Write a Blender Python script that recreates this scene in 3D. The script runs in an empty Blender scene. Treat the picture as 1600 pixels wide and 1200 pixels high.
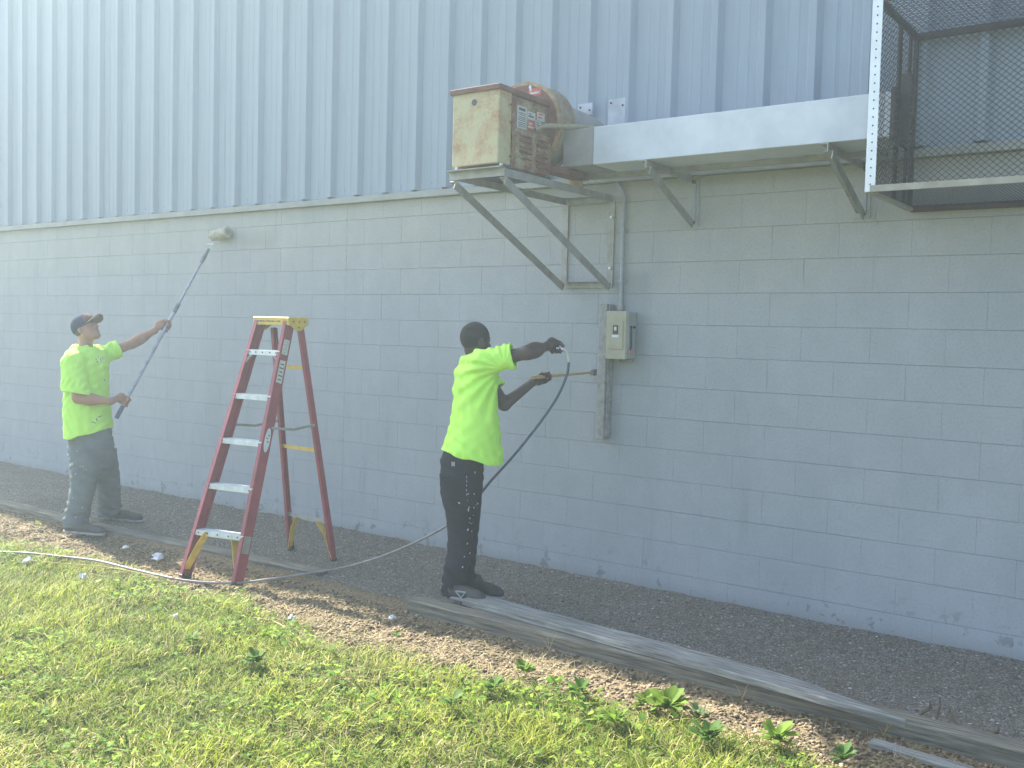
import bpy, math, random
import numpy as np
from mathutils import Vector, Matrix
random.seed(7); RNG = np.random.default_rng(7)
SC = bpy.context.scene
COL = SC.collection
R_ = math.radians

# ------------------------------------------------------------------ camera
F_PX, YAW, PITCH, ROLL = 1540.0, -0.63059, -0.05076, 0.02608      # for a 1600 x 1200 frame
CAM = np.array([5.954, -5.790, 1.660])
cy_, sy_, cp_, sp_ = math.cos(YAW), math.sin(YAW), math.cos(PITCH), math.sin(PITCH)
fwd = np.array([sy_*cp_, cy_*cp_, sp_]); r0 = np.array([cy_, -sy_, 0.0]); u0 = np.cross(r0, fwd)
rgt = math.cos(ROLL)*r0 + math.sin(ROLL)*u0; up_ = -math.sin(ROLL)*r0 + math.cos(ROLL)*u0
f0 = np.array([sy_, cy_, 0.0])                                     # level view direction
cam_d = bpy.data.cameras.new('camera'); cam = bpy.data.objects.new('camera', cam_d); COL.objects.link(cam)
cam_d.sensor_width = 36.0; cam_d.lens = F_PX/1600*36; cam_d.clip_start = 0.05; cam_d.clip_end = 500
m4 = Matrix.Identity(4)
for i in range(3):
    m4[i][0], m4[i][1], m4[i][2], m4[i][3] = rgt[i], up_[i], -fwd[i], CAM[i]
cam.matrix_world = m4
SC.camera = cam

# ------------------------------------------------------------------ world, sun, exposure
SUN_EL, SUN_OFF = R_(45.0), R_(12.0)
to_sun = Vector((-math.cos(SUN_OFF)*math.cos(SUN_EL), math.sin(SUN_OFF)*math.cos(SUN_EL), math.sin(SUN_EL)))
wd = bpy.data.worlds.new("World"); SC.world = wd; wd.use_nodes = True
nt = wd.node_tree; bg = nt.nodes['Background']
sky = nt.nodes.new('ShaderNodeTexSky'); sky.sky_type = 'NISHITA'; sky.sun_disc = False
sky.sun_elevation = SUN_EL; sky.sun_rotation = math.atan2(to_sun.x, to_sun.y)
sky.air_density = 1.0; sky.dust_density = 2.0; sky.ozone_density = 1.0
nt.links.new(sky.outputs[0], bg.inputs[0]); bg.inputs[1].default_value = 0.11
sl = bpy.data.lights.new('sun', 'SUN'); sl.energy = 5.0; sl.angle = R_(0.55); sl.color = (1.0, 0.95, 0.86)
so = bpy.data.objects.new('sun', sl); COL.objects.link(so)
so.rotation_euler = (-to_sun).to_track_quat('-Z', 'Y').to_euler(); so.location = (-10, 5, 12)
SC.view_settings.view_transform = 'Standard'; SC.view_settings.look = 'None'
SC.view_settings.gamma = 1.0; SC.view_settings.use_curve_mapping = False
SC.view_settings.exposure = 1.93
SC.render.engine = 'CYCLES'
SC.cycles.max_bounces = 6; SC.cycles.diffuse_bounces = 3; SC.cycles.glossy_bounces = 3
SC.cycles.volume_bounces = 0; SC.cycles.use_denoising = True; SC.cycles.transparent_max_bounces = 8

# ------------------------------------------------------------------ helpers
def ray(px, py): return fwd*F_PX + rgt*(px-800) + up_*(600-py)
def atY(px, py, Y): d = ray(px, py); return CAM + d*((Y-CAM[1])/d[1])
def atZ(px, py, Z): d = ray(px, py); return CAM + d*((Z-CAM[2])/d[2])
def atX(px, py, X): d = ray(px, py); return CAM + d*((X-CAM[0])/d[0])
def atD(px, py, D): return CAM + ray(px, py)/F_PX*D
def proj(P):
    v = np.asarray(P, float)-CAM; d = v@fwd
    return 800+F_PX*(v@rgt)/d, 600-F_PX*(v@up_)/d, d
def nrm(v): v = np.asarray(v, float); return v/np.linalg.norm(v)

def tag(o, label=None, cat=None, group=None, kind=None):
    if label: o['label'] = label
    if cat: o['category'] = cat
    if group: o['group'] = group
    if kind: o['kind'] = kind
    return o
def empty(name, loc, label, cat, group=None, rz=0.0):
    o = bpy.data.objects.new(name, None); COL.objects.link(o); o.location = loc; o.rotation_euler = (0, 0, rz)
    o.empty_display_size = .1
    bpy.context.view_layer.update()
    return tag(o, label, cat, group)
def link_mesh(name, me, mat, parent=None, kind=None, label=None, smooth=False):
    if mat is not None and not me.materials: me.materials.append(mat)
    if smooth: me.polygons.foreach_set('use_smooth', [True]*len(me.polygons))
    o = bpy.data.objects.new(name, me); COL.objects.link(o)
    if parent is not None:
        o.parent = parent; o.matrix_parent_inverse = parent.matrix_world.inverted()
    if kind: o['kind'] = kind
    if label: o['label'] = label
    return o
def np_mesh(name, V, Fq=None, Ft=None, colors=None):
    V = np.asarray(V, np.float32); me = bpy.data.meshes.new(name)
    loops = []; starts = []; n = 0
    if Fq is not None and len(Fq):
        Fq = np.asarray(Fq, np.int32); loops.append(Fq.ravel()); starts.append(np.arange(len(Fq))*4); n = len(Fq)*4
    if Ft is not None and len(Ft):
        Ft = np.asarray(Ft, np.int32); loops.append(Ft.ravel()); starts.append(np.arange(len(Ft))*3+n)
    L = np.concatenate(loops); S = np.concatenate(starts)
    me.vertices.add(len(V)); me.vertices.foreach_set('co', V.ravel())
    me.loops.add(len(L)); me.loops.foreach_set('vertex_index', L)
    me.polygons.add(len(S)); me.polygons.foreach_set('loop_start', S.astype(np.int32))
    if colors is not None:
        a = me.color_attributes.new('tint', 'FLOAT_COLOR', 'POINT')
        c = np.ones((len(V), 4), np.float32); c[:, :3] = colors; a.data.foreach_set('color', c.ravel())
    me.update(calc_edges=True); me.validate()
    return me

class MB:
    """collects shapes and links them as one mesh object"""
    def __init__(s): s.v = []; s.f = []
    def add(s, vs, fs):
        n = len(s.v); s.v += [tuple(map(float, p)) for p in vs]; s.f += [tuple(i+n for i in f) for f in fs]
    def box(s, lo, hi, ch=0.0):
        lo = np.minimum(lo, hi); hi = np.maximum(lo, hi) if False else np.maximum(hi, lo)
        c = (np.array(lo)+np.array(hi))/2; h = (np.array(hi)-np.array(lo))/2
        s.obox(c, h, np.eye(3), ch)
    def obox(s, c, h, M, ch=0.0):
        c = np.asarray(c, float); h = np.asarray(h, float); M = np.asarray(M, float)   # rows = axes
        if ch <= 0:
            P = [c + (sx*h[0])*M[0] + (sy*h[1])*M[1] + (sz*h[2])*M[2] for sx in (-1, 1) for sy in (-1, 1) for sz in (-1, 1)]
            s.add(P, [(0, 1, 3, 2), (4, 6, 7, 5), (0, 4, 5, 1), (2, 3, 7, 6), (0, 2, 6, 4), (1, 5, 7, 3)]); return
        ch = min(ch, h.min()*.9); V = []; idx = {}
        for sx in (-1, 1):
            for sy in (-1, 1):
                for sz in (-1, 1):
                    for a in range(3):
                        e = h - ch; e[a] = h[a]
                        idx[(sx, sy, sz, a)] = len(V)
                        V.append(c + sx*e[0]*M[0] + sy*e[1]*M[1] + sz*e[2]*M[2])
        Fs = []
        for a in range(3):
            b, d = [(1, 2), (2, 0), (0, 1)][a]
            for sg in (-1, 1):
                q = []
                for (p, r) in ((-1, -1), (1, -1), (1, 1), (-1, 1)):
                    k = [0, 0, 0]; k[a] = sg; k[b] = p; k[d] = r; q.append(idx[(k[0], k[1], k[2], a)])
                Fs.append(tuple(q if sg > 0 else q[::-1]))
        for a in range(3):
            b, d = [(1, 2), (2, 0), (0, 1)][a]
            for sb in (-1, 1):
                for sd in (-1, 1):
                    def K(sa, w):
                        k = [0, 0, 0]; k[a] = sa; k[b] = sb; k[d] = sd; return idx[(k[0], k[1], k[2], w)]
                    q = [K(-1, b), K(1, b), K(1, d), K(-1, d)]
                    Fs.append(tuple(q if sb*sd < 0 else q[::-1]))
        for sx in (-1, 1):
            for sy in (-1, 1):
                for sz in (-1, 1):
                    t = [idx[(sx, sy, sz, a)] for a in range(3)]
                    Fs.append(tuple(t if sx*sy*sz > 0 else t[::-1]))
        s.add(V, Fs)
    def beam(s, p0, p1, w, d, side=(1, 0, 0), ch=0.0, off=(0, 0)):
        """bar from p0 to p1; w across `side`, d across the third axis"""
        p0 = np.asarray(p0, float); p1 = np.asarray(p1, float); L = p1-p0; t = nrm(L)
        a = np.asarray(side, float); a = nrm(a - t*(a@t)); b = np.cross(t, a)
        s.obox((p0+p1)/2 + a*off[0] + b*off[1], (w/2, d/2, np.linalg.norm(L)/2), [a, b, t], ch)
    def tube(s, pts, r, n=10, caps=True):
        pts = [np.asarray(p, float) for p in pts]; rs = r if hasattr(r, '__len__') else [r]*len(pts)
        t0 = nrm(pts[1]-pts[0]); a = np.cross(t0, (0, 0, 1.0))
        if np.linalg.norm(a) < .1: a = np.cross(t0, (1.0, 0, 0))
        a = nrm(a); V = []; Fs = []
        for i, p in enumerate(pts):
            t = nrm(pts[min(i+1, len(pts)-1)] - pts[max(i-1, 0)])
            a = nrm(a - t*(a@t)); b = np.cross(t, a)
            for k in range(n):
                th = 2*math.pi*k/n; V.append(p + rs[i]*(math.cos(th)*a + math.sin(th)*b))
        for i in range(len(pts)-1):
            for k in range(n):
                k2 = (k+1) % n; Fs.append((i*n+k, i*n+k2, (i+1)*n+k2, (i+1)*n+k))
        if caps: Fs.append(tuple(range(n))[::-1]); Fs.append(tuple((len(pts)-1)*n+k for k in range(n)))
        s.add(V, Fs)
    def cyl(s, p0, p1, r, n=16): s.tube([p0, p1], r, n)
    def prism(s, poly, axis, lo, hi):
        """poly in the plane normal to axis (the other two axes in order), extruded lo..hi"""
        n = len(poly); V = []
        for e in (lo, hi):
            for p in poly:
                q = list(p); q.insert(axis, e); V.append(q)
        s.add(V, [tuple(range(n)), tuple(range(n, 2*n))[::-1]] + [(i, i+n, (i+1) % n+n, (i+1) % n) for i in range(n)])
    def mesh(s, name):
        me = bpy.data.meshes.new(name); me.from_pydata(s.v, [], s.f); me.validate()
        import bmesh
        b = bmesh.new(); b.from_mesh(me); bmesh.ops.recalc_face_normals(b, faces=b.faces); b.to_mesh(me); b.free()
        return me
    def build(s, name, mat, parent=None, kind=None, label=None, smooth=False):
        o = link_mesh(name, s.mesh(name), mat, parent, kind, label)
        if smooth:
            me = o.data; me.polygons.foreach_set('use_smooth', [True]*len(me.polygons))
            me.set_sharp_from_angle(angle=R_(40))
        return o
def catmull(P, n=8):
    P = [np.asarray(p, float) for p in P]; Q = [2*P[0]-P[1]] + P + [2*P[-1]-P[-2]]; out = []
    for i in range(1, len(Q)-2):
        for k in range(n):
            t = k/n; a, b, c, d = Q[i-1], Q[i], Q[i+1], Q[i+2]
            out.append(.5*((2*b)+(c-a)*t+(2*a-5*b+4*c-d)*t*t+(3*b-a-3*c+d)*t**3))
    out.append(P[-1]); return out

# ------------------------------------------------------------------ materials
class NT:
    def __init__(s, name):
        s.m = bpy.data.materials.new(name); s.m.use_nodes = True; s.t = s.m.node_tree
        s.b = s.t.nodes['Principled BSDF']; s.L = s.t.links.new
        s.tc = s.t.nodes.new('ShaderNodeTexCoord')
    def n(s, typ, **kw):
        o = s.t.nodes.new(typ)
        for k, v in kw.items(): setattr(o, k, v)
        return o
    def noise(s, scale, detail=4, rough=.6, src=None, vec=None):
        o = s.n('ShaderNodeTexNoise'); o.inputs['Scale'].default_value = scale; o.inputs['Detail'].default_value = detail
        o.inputs['Roughness'].default_value = rough
        if vec is not None:
            mp = s.n('ShaderNodeMapping'); mp.inputs['Scale'].default_value = vec; s.L(s.tc.outputs['Object'] if src is None else src, mp.inputs[0]); s.L(mp.outputs[0], o.inputs['Vector'])
        else: s.L(s.tc.outputs['Object'] if src is None else src, o.inputs['Vector'])
        return o.outputs['Fac']
    def ramp(s, fac, stops):
        o = s.n('ShaderNodeValToRGB'); s.L(fac, o.inputs[0]); e = o.color_ramp.elements
        while len(e) < len(stops): e.new(.5)
        for i, (p, c) in enumerate(stops):
            e[i].position = p; e[i].color = (*c, 1) if hasattr(c, '__len__') else (c, c, c, 1)
        return o.outputs[0]
    def mix(s, fac, a, b, mode='MIX'):
        o = s.n('ShaderNodeMix', data_type='RGBA', blend_type=mode)
        for sock, v in ((o.inputs[0], fac), (o.inputs[6], a), (o.inputs[7], b)):
            if isinstance(v, (int, float)): sock.default_value = v
            elif isinstance(v, tuple): sock.default_value = (*v, 1)
            else: s.L(v, sock)
        return o.outputs[2]
    def math(s, op, a, b=0.0, clamp=False):
        o = s.n('ShaderNodeMath', operation=op, use_clamp=clamp)
        for sock, v in ((o.inputs[0], a), (o.inputs[1], b)):
            if isinstance(v, (int, float)): sock.default_value = v
            else: s.L(v, sock)
        return o.outputs[0]
    def col(s, c):
        if isinstance(c, tuple): s.b.inputs['Base Color'].default_value = (*c, 1)
        else: s.L(c, s.b.inputs['Base Color'])
    def fin(s, rough=.7, metal=0.0, bump=None, bd=.01, bs=.5, spec=None):
        if isinstance(rough, (int, float)): s.b.inputs['Roughness'].default_value = rough
        else: s.L(rough, s.b.inputs['Roughness'])
        s.b.inputs['Metallic'].default_value = metal
        if spec is not None: s.b.inputs['Specular IOR Level'].default_value = spec
        if bump is not None:
            o = s.n('ShaderNodeBump'); o.inputs['Distance'].default_value = bd; o.inputs['Strength'].default_value = bs
            s.L(bump, o.inputs['Height']); s.L(o.outputs[0], s.b.inputs['Normal'])
        return s.m
def simple(name, c, c2=None, scale=20, rough=.6, metal=0.0, bs=.2, bd=.003, spec=None, det=4):
    m = NT(name); n = m.noise(scale, det)
    c2 = c2 or tuple(x*.75 for x in c)
    m.col(m.ramp(n, [(.35, c2), (.65, c)]))
    return m.fin(rough, metal, n, bd, bs, spec)

def m_wall():
    m = NT('wall_paint'); P = m.n('ShaderNodeNewGeometry').outputs['Position']
    sp = m.n('ShaderNodeSeparateXYZ'); m.L(P, sp.inputs[0]); X, Z = sp.outputs[0], sp.outputs[2]
    big = m.noise(.9, 3, .5, P); fine = m.noise(70, 4, .7, P); mid = m.noise(7, 4, .6, P)
    new = (.40, .415, .435); old = (.455, .445, .40)
    # older, warmer coat on the top courses, rolled over unevenly from below
    edge = m.math('ADD', Z, m.math('MULTIPLY', m.math('SUBTRACT', big, .5), 1.0))
    c = m.mix(m.ramp(m.math('MULTIPLY', edge, .333), [(.62, 0.0), (.86, 1.0)]), new, old)
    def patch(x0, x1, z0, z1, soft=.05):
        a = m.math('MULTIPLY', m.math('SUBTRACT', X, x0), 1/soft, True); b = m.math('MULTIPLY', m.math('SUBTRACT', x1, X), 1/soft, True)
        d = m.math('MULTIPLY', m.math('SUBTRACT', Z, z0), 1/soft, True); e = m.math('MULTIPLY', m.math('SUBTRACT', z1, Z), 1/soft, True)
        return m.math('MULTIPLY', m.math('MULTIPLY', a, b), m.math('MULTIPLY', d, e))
    c = m.mix(m.math('MULTIPLY', patch(-1.45, -.85, 2.30, 2.55, .12), .55), c, (.33, .31, .25))
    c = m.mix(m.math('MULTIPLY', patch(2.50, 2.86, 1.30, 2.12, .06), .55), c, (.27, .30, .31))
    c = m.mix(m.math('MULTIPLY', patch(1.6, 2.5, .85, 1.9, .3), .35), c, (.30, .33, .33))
    c = m.mix(m.ramp(mid, [(.35, .16), (.7, 0.0)]), c, (.24, .25, .25))
    c = m.mix(m.ramp(m.noise(1.7, 5, .65, P, (1.6, 1, .55)), [(.36, .30), (.60, 0.0)]), c, (.27, .31, .32))
    c = m.mix(m.ramp(m.noise(22, 4, .7, P), [(.62, 0.0), (.80, .5)]), c, (.42, .45, .45))
    # missed and chipped paint near the ground
    low = m.math('SUBTRACT', 1.0, m.math('MULTIPLY', Z, 3.6), True)
    chip = m.math('MULTIPLY', m.ramp(m.noise(9, 5, .65, P), [(.575, 0.0), (.62, 1.0)]), low)
    c = m.mix(m.math('MULTIPLY', chip, .8), c, (.16, .17, .17))
    c = m.mix(m.math('MULTIPLY', m.math('SUBTRACT', 1.0, m.math('MULTIPLY', Z, 14), True), .35), c, (.20, .19, .17))
    c = m.mix(m.ramp(fine, [(.36, .34), (.52, 0.0)]), c, (.26, .26, .26))
    c = m.mix(m.ramp(m.noise(4, 5, .7, P, (1.6, 1, .16)), [(.60, 0.0), (.72, .30)]), c, (.25, .27, .27))
    m.col(c); h = m.math('ADD', fine, m.math('MULTIPLY', mid, .5))
    return m.fin(.62, 0, h, .004, .55, .35)
M = {}
M['wall'] = m_wall()
M['mortar'] = simple('painted_mortar', (.33, .345, .35), (.25, .27, .28), 40, .7, bs=.5)
def m_siding():
    m = NT('siding_paint'); P = m.n('ShaderNodeNewGeometry').outputs['Position']
    n = m.noise(1.2, 4, .6, P, (1, 1, .25)); c = m.ramp(n, [(.3, (.285, .34, .40)), (.7, (.34, .395, .445))])
    c = m.mix(m.ramp(m.noise(14, 5, .7, P, (1, 1, .12)), [(.45, 0.0), (.8, .35)]), c, (.23, .27, .31))
    m.col(c); return m.fin(.5, .0, m.noise(3, 3, .5, P), .004, .15, .4)
M['siding'] = m_siding()
M['flash'] = simple('flashing_paint', (.37, .37, .32), (.29, .30, .27), 6, .6)
def m_rustpaint(name, base, rust, lo, hi, sc=7, rough=.6):
    m = NT(name); P = m.n('ShaderNodeNewGeometry').outputs['Position']
    n0 = m.noise(sc, 6, .7, P); f = m.noise(120, 3, .7, P); sp = m.noise(60, 4, .8, P)
    n = m.math('ADD', m.math('MULTIPLY', n0, .68), m.math('MULTIPLY', sp, .32))
    k = m.ramp(n, [(lo, 0.0), (hi, 1.0)])
    c = m.mix(k, m.mix(m.ramp(f, [(.4, .25), (.6, 0.0)]), base, tuple(x*.7 for x in base)), m.mix(m.ramp(f, [(.4, 0.0), (.6, 1.0)]), rust, tuple(x*1.9 for x in rust)))
    m.col(c); return m.fin(rough, 0, f, .002, .5)
M['cream'] = m_rustpaint('cream_enamel', (.52, .465, .265), (.27, .14, .06), .45, .64, 8)
M['cream_rust'] = m_rustpaint('rusted_enamel', (.36, .33, .19), (.13, .045, .025), .40, .56, 8)
M['rust'] = m_rustpaint('rust', (.20, .10, .06), (.10, .035, .022), .4, .6, 9, .8)
M['scroll'] = m_rustpaint('scroll_paint', (.30, .29, .19), (.16, .08, .045), .44, .58, 5)
M['rim'] = m_rustpaint('rim_paint', (.42, .34, .18), (.17, .08, .04), .42, .60, 9)
M['steel'] = simple('weathered_steel', (.38, .37, .33), (.28, .27, .235), 12, .55, .25)
M['steel_dark'] = simple('dark_steel', (.09, .075, .07), (.05, .04, .04), 15, .6, .2)
M['cagesteel'] = simple('cage_angle', (.085, .065, .055), (.05, .035, .03), 15, .6, .2)
M['wire'] = simple('cage_wire', (.035, .035, .035), (.025, .022, .02), 30, .5, .3)
M['cagebar'] = simple('cage_flat_bar', (.42, .39, .32), (.30, .27, .22), 10, .6, .1)
M['galv'] = simple('galvanised', (.66, .69, .73), (.47, .505, .55), 2.2, .5, .1, bs=.1, det=8)  # galvanised metal, paled for the sunlight on the duct front
M['galv_dull'] = simple('dull_duct', (.33, .31, .30), (.25, .235, .225), 5, .65, .1)  # grey of the inlet elbow, and painted shadow on the first duct section
M['plate'] = simple('patch_plate_paint', (.50, .54, .60), (.36, .38, .41), 9, .6)
M['alu'] = simple('aluminium_strip', (.85, .88, .9), (.75, .78, .8), 10, .45, .2)
M['conduit'] = simple('painted_conduit', (.36, .39, .40), (.28, .31, .33), 12, .5)
M['boxtan'] = simple('switch_enamel', (.40, .37, .26), (.33, .31, .22), 9, .5)
M['boxgrey'] = simple('switch_side', (.36, .38, .36), (.30, .32, .31), 9, .5)
M['post'] = simple('painted_post', (.36, .35, .32), (.24, .235, .22), 25, .75, bs=.4)
M['black'] = simple('black', (.03, .03, .032), None, 30, .5)
M['paper'] = simple('label_paper', (.62, .62, .58), (.48, .48, .44), 60, .6)
M['red'] = simple('label_red', (.62, .16, .12), (.45, .10, .08), 60, .6)
M['ink'] = simple('label_ink', (.07, .07, .07), None, 60, .6)
M['fibre'] = simple('ladder_fibreglass', (.33, .055, .075), (.24, .04, .055), 9, .45, bs=.1)
M['yellow'] = simple('ladder_yellow', (.72, .50, .08), (.55, .37, .06), 20, .5)
M['step'] = simple('ladder_step', (.78, .80, .82), (.60, .62, .63), 18, .4, .3)
M['roller'] = simple('roller_nap', (.50, .47, .34), (.36, .34, .26), 30, .9)
M['pole'] = simple('pole_grey', (.42, .44, .48), (.25, .27, .32), 14, .45, .2)
M['pole_dark'] = simple('pole_paint', (.12, .13, .15), (.3, .3, .3), 14, .6)
M['hose_blue'] = simple('hose_blue', (.05, .075, .14), (.09, .11, .16), 20, .5)
M['hose'] = simple('hose_grey', (.33, .31, .29), (.22, .20, .19), 14, .55)
M['stick'] = simple('brush_wood', (.52, .36, .16), (.40, .27, .12), 30, .6)
M['bristle'] = simple('bristle', (.25, .26, .27), (.12, .12, .12), 60, .9)
M['deadleaf'] = simple('dead_leaf_brown', (.16, .12, .075), (.09, .065, .04), 40, .9)
M['litter'] = simple('litter_white', (.75, .77, .80), (.6, .62, .65), 30, .7)
def m_wood(name, a, b, cdark):
    m = NT(name); n = m.noise(3, 6, .7, None, (1.2, 26, 26)); g = m.noise(2.2, 3, .5)
    c = m.mix(m.ramp(n, [(.35, 1.0), (.6, 0.0)]), m.mix(m.ramp(g, [(.4, 0.0), (.6, 1.0)]), a, b), cdark)
    m.col(c); return m.fin(.85, 0, n, .006, .8)
M['wood'] = m_wood('weathered_timber', (.27, .25, .19), (.21, .19, .15), (.07, .065, .055))
M['wood2'] = m_wood('weathered_plank', (.38, .38, .35), (.27, .28, .26), (.09, .09, .085))
def m_soil():
    m = NT('soil'); P = m.n('ShaderNodeNewGeometry').outputs['Position']
    sp = m.n('ShaderNodeSeparateXYZ'); m.L(P, sp.inputs[0])
    n = m.noise(5, 6, .7, P); f = m.noise(55, 4, .75, P)
    dry = m.mix(m.ramp(f, [(.35, 0.0), (.65, 1.0)]), (.11, .08, .05), (.31, .24, .145))
    lawn = m.mix(m.ramp(f, [(.35, 0.0), (.65, 1.0)]), (.035, .045, .012), (.16, .16, .055))
    y = m.math('ADD', sp.outputs[1], m.math('MULTIPLY', m.math('SUBTRACT', n, .5), .5))
    k = m.math('MULTIPLY', m.math('SUBTRACT', -1.82, y), 6, True)
    m.col(m.mix(k, dry, lawn)); return m.fin(.95, 0, m.math('ADD', f, n), .02, .7, .1)
M['soil'] = m_soil()
def m_gravel():
    m = NT('fine_gravel'); P = m.n('ShaderNodeNewGeometry').outputs['Position']
    v = m.n('ShaderNodeTexVoronoi'); v.inputs['Scale'].default_value = 105; m.L(P, v.inputs['Vector'])
    n = m.noise(2.5, 4, .6, P); f = m.noise(90, 4, .8, P)
    c = m.ramp(m.n('ShaderNodeSeparateColor').outputs[0], [(0, .5), (1, .5)])
    sc = m.n('ShaderNodeSeparateColor'); m.L(v.outputs['Color'], sc.inputs[0])
    c = m.ramp(sc.outputs[0], [(.0, (.12, .115, .10)), (.5, (.235, .22, .18)), (.93, (.34, .32, .27)), (.965, (.5, .5, .49))])
    c = m.mix(m.ramp(n, [(.35, 0.0), (.7, .55)]), c, (.20, .155, .11))
    c = m.mix(m.ramp(f, [(.3, .4), (.6, 0.0)]), c, (.04, .035, .03))
    m.col(c); return m.fin(.9, 0, v.outputs['Distance'], .012, .8, .2)
M['gravel'] = m_gravel()
def m_tint(name, rough=.6, spec=.3, trans=0.0):
    m = NT(name); a = m.n('ShaderNodeAttribute', attribute_name='tint'); m.L(a.outputs['Color'], m.b.inputs['Base Color'])
    m.fin(rough, 0, None, spec=spec)
    if trans:
        t = m.n('ShaderNodeBsdfTranslucent'); m.L(a.outputs['Color'], t.inputs['Color'])
        mx = m.n('ShaderNodeMixShader'); mx.inputs[0].default_value = trans
        out = m.t.nodes['Material Output']; m.L(m.b.outputs[0], mx.inputs[1]); m.L(t.outputs[0], mx.inputs[2]); m.L(mx.outputs[0], out.inputs['Surface'])
    return m.m
M['grass'] = m_tint('grass_blades', .65, .2, .45)
M['pebble'] = m_tint('pebbles', .85, .2)
M['straw'] = m_tint('straw', .8, .2, .2)
def m_cloth(name, a, b, sc=5, fleck=None, thr=.66, weave=400):
    m = NT(name); n = m.noise(sc, 5, .6); c = m.ramp(n, [(.35, b), (.65, a)])
    if fleck:
        c = m.mix(m.ramp(m.noise(16, 5, .75), [(thr, 0.0), (thr+.05, .8)]), c, fleck)
    m.col(c); return m.fin(.9, 0, m.noise(weave, 2, .5), .001, .3, .15)
M['shirt'] = m_cloth('neon_shirt', (.58, 1.0, .16), (.51, .94, .125), 4)
M['shirt_dirty'] = m_cloth('neon_shirt_stained', (.60, 1.0, .17), (.52, .92, .13), 4, (.33, .6, .12), .72)
M['jeans'] = m_cloth('grey_green_work_trousers', (.16, .185, .19), (.115, .135, .14), 6, (.22, .19, .14), .62)
M['navy'] = m_cloth('navy_trousers', (.022, .027, .038), (.014, .017, .025), 5, (.3, .32, .33), .735)
M['skin_tan'] = simple('tan_skin', (.42, .21, .135), (.34, .165, .105), 12, .55, bs=.1, bd=.001)
M['skin_dark'] = simple('dark_skin', (.075, .042, .031), (.05, .028, .022), 12, .5, bs=.1, bd=.001)
M['hair'] = simple('short_hair', (.02, .017, .016), None, 150, .9, bs=.8)
M['cap'] = m_cloth('navy_cap', (.025, .035, .085), (.018, .024, .06), 8)
M['capfront'] = m_cloth('brown_cap_front', (.17, .10, .075), (.06, .045, .035), 26)
M['shoe'] = simple('dark_shoe', (.035, .035, .035), (.06, .06, .055), 20, .7)
M['sole'] = simple('shoe_sole', (.35, .36, .37), (.2, .2, .2), 20, .7)

# ------------------------------------------------------------------ air volume added to imitate lens glare
def build_glare_haze():
    m = bpy.data.materials.new('haze_air'); m.use_nodes = True; t = m.node_tree
    for n in list(t.nodes):
        if n.type == 'BSDF_PRINCIPLED': t.nodes.remove(n)
    v = t.nodes.new('ShaderNodeVolumePrincipled'); v.inputs['Color'].default_value = (.78, .95, 1.0, 1); v.inputs['Density'].default_value = GLARE_DENSITY; v.inputs['Anisotropy'].default_value = .5
    t.links.new(v.outputs[0], t.nodes['Material Output'].inputs['Volume'])
    b = MB(); b.box((-160, -160, -1.2), (160, 160, 7.8)); o = b.build('haze', m, kind='stuff'); tag(o, 'thin sunlit haze in the air around the yard', 'haze')
GLARE_DENSITY = .0096
build_glare_haze()

# ------------------------------------------------------------------ ground
def vnoise(x, y, sc, seed=0):
    g = np.random.default_rng(seed).random((64, 64)); x = x*sc; y = y*sc
    xi = np.floor(x).astype(int); yi = np.floor(y).astype(int); fx = x-xi; fy = y-yi
    fx = fx*fx*(3-2*fx); fy = fy*fy*(3-2*fy)
    a = g[xi % 64, yi % 64]; b = g[(xi+1) % 64, yi % 64]; c = g[xi % 64, (yi+1) % 64]; d = g[(xi+1) % 64, (yi+1) % 64]
    return (a*(1-fx)+b*fx)*(1-fy)+(c*(1-fx)+d*fx)*fy - .5
def ground_z(x, y):
    x = np.asarray(x, float); y = np.asarray(y, float)
    z = np.where(y > -1.36, -.002, 0.0)
    drop = np.clip((-1.36-y)/.10, 0, 1)*(-.045)
    z = z + drop + np.clip((-1.75-y)/.5, 0, 1)*.03
    dirt = np.clip((-1.40-y)/.1, 0, 1)
    z = z + dirt*(vnoise(x, y, 1.3, 1)*.03 + vnoise(x, y, 6, 2)*.034 + vnoise(x, y, 17, 3)*.026 + vnoise(x, y, 31, 6)*.012)
    z = z + (1-dirt)*(vnoise(x, y, 1.5, 4)*.014 + vnoise(x, y, 4.5, 8)*.014 + vnoise(x, y, 14, 5)*.008)
    return z
def grid_mesh(name, xs, ys, zf):
    X, Y = np.meshgrid(xs, ys, indexing='ij'); Z = zf(X, Y); V = np.stack([X, Y, Z], -1).reshape(-1, 3)
    nx, ny = len(xs), len(ys); i = np.arange(nx-1)[:, None]*ny + np.arange(ny-1)[None]
    Fq = np.stack([i, i+ny, i+ny+1, i+1], -1).reshape(-1, 4); return np_mesh(name, V, Fq)
xs = np.concatenate([[-150, -60, -30, -18], np.arange(-12, 8.001, .02), [12, 20, 40, 150]])
ys = np.concatenate([[-150, -60, -25, -12, -8], np.arange(-6, -1.385, .018), [-1.36, -1.335, -1.31, -1.25, -.6, 0, .15]])
tag(link_mesh('ground', grid_mesh('ground', xs, ys, lambda x, y: ground_z(x, y)-np.where(y > -1.30, .03, 0)+np.where((y < -1.30) & (y > -1.37), .004, 0)), M['soil'], smooth=True), kind='structure')
xs = np.arange(-14, 9.001, .05); ys = np.arange(-1.37, .041, .03)
tag(link_mesh('gravel_strip', grid_mesh('gravel_strip', xs, ys, lambda x, y: ground_z(x, np.maximum(y, -1.3))-np.clip((-1.285-y)/.085, 0, 1)*.05), M['gravel'], smooth=True), kind='structure')

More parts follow.
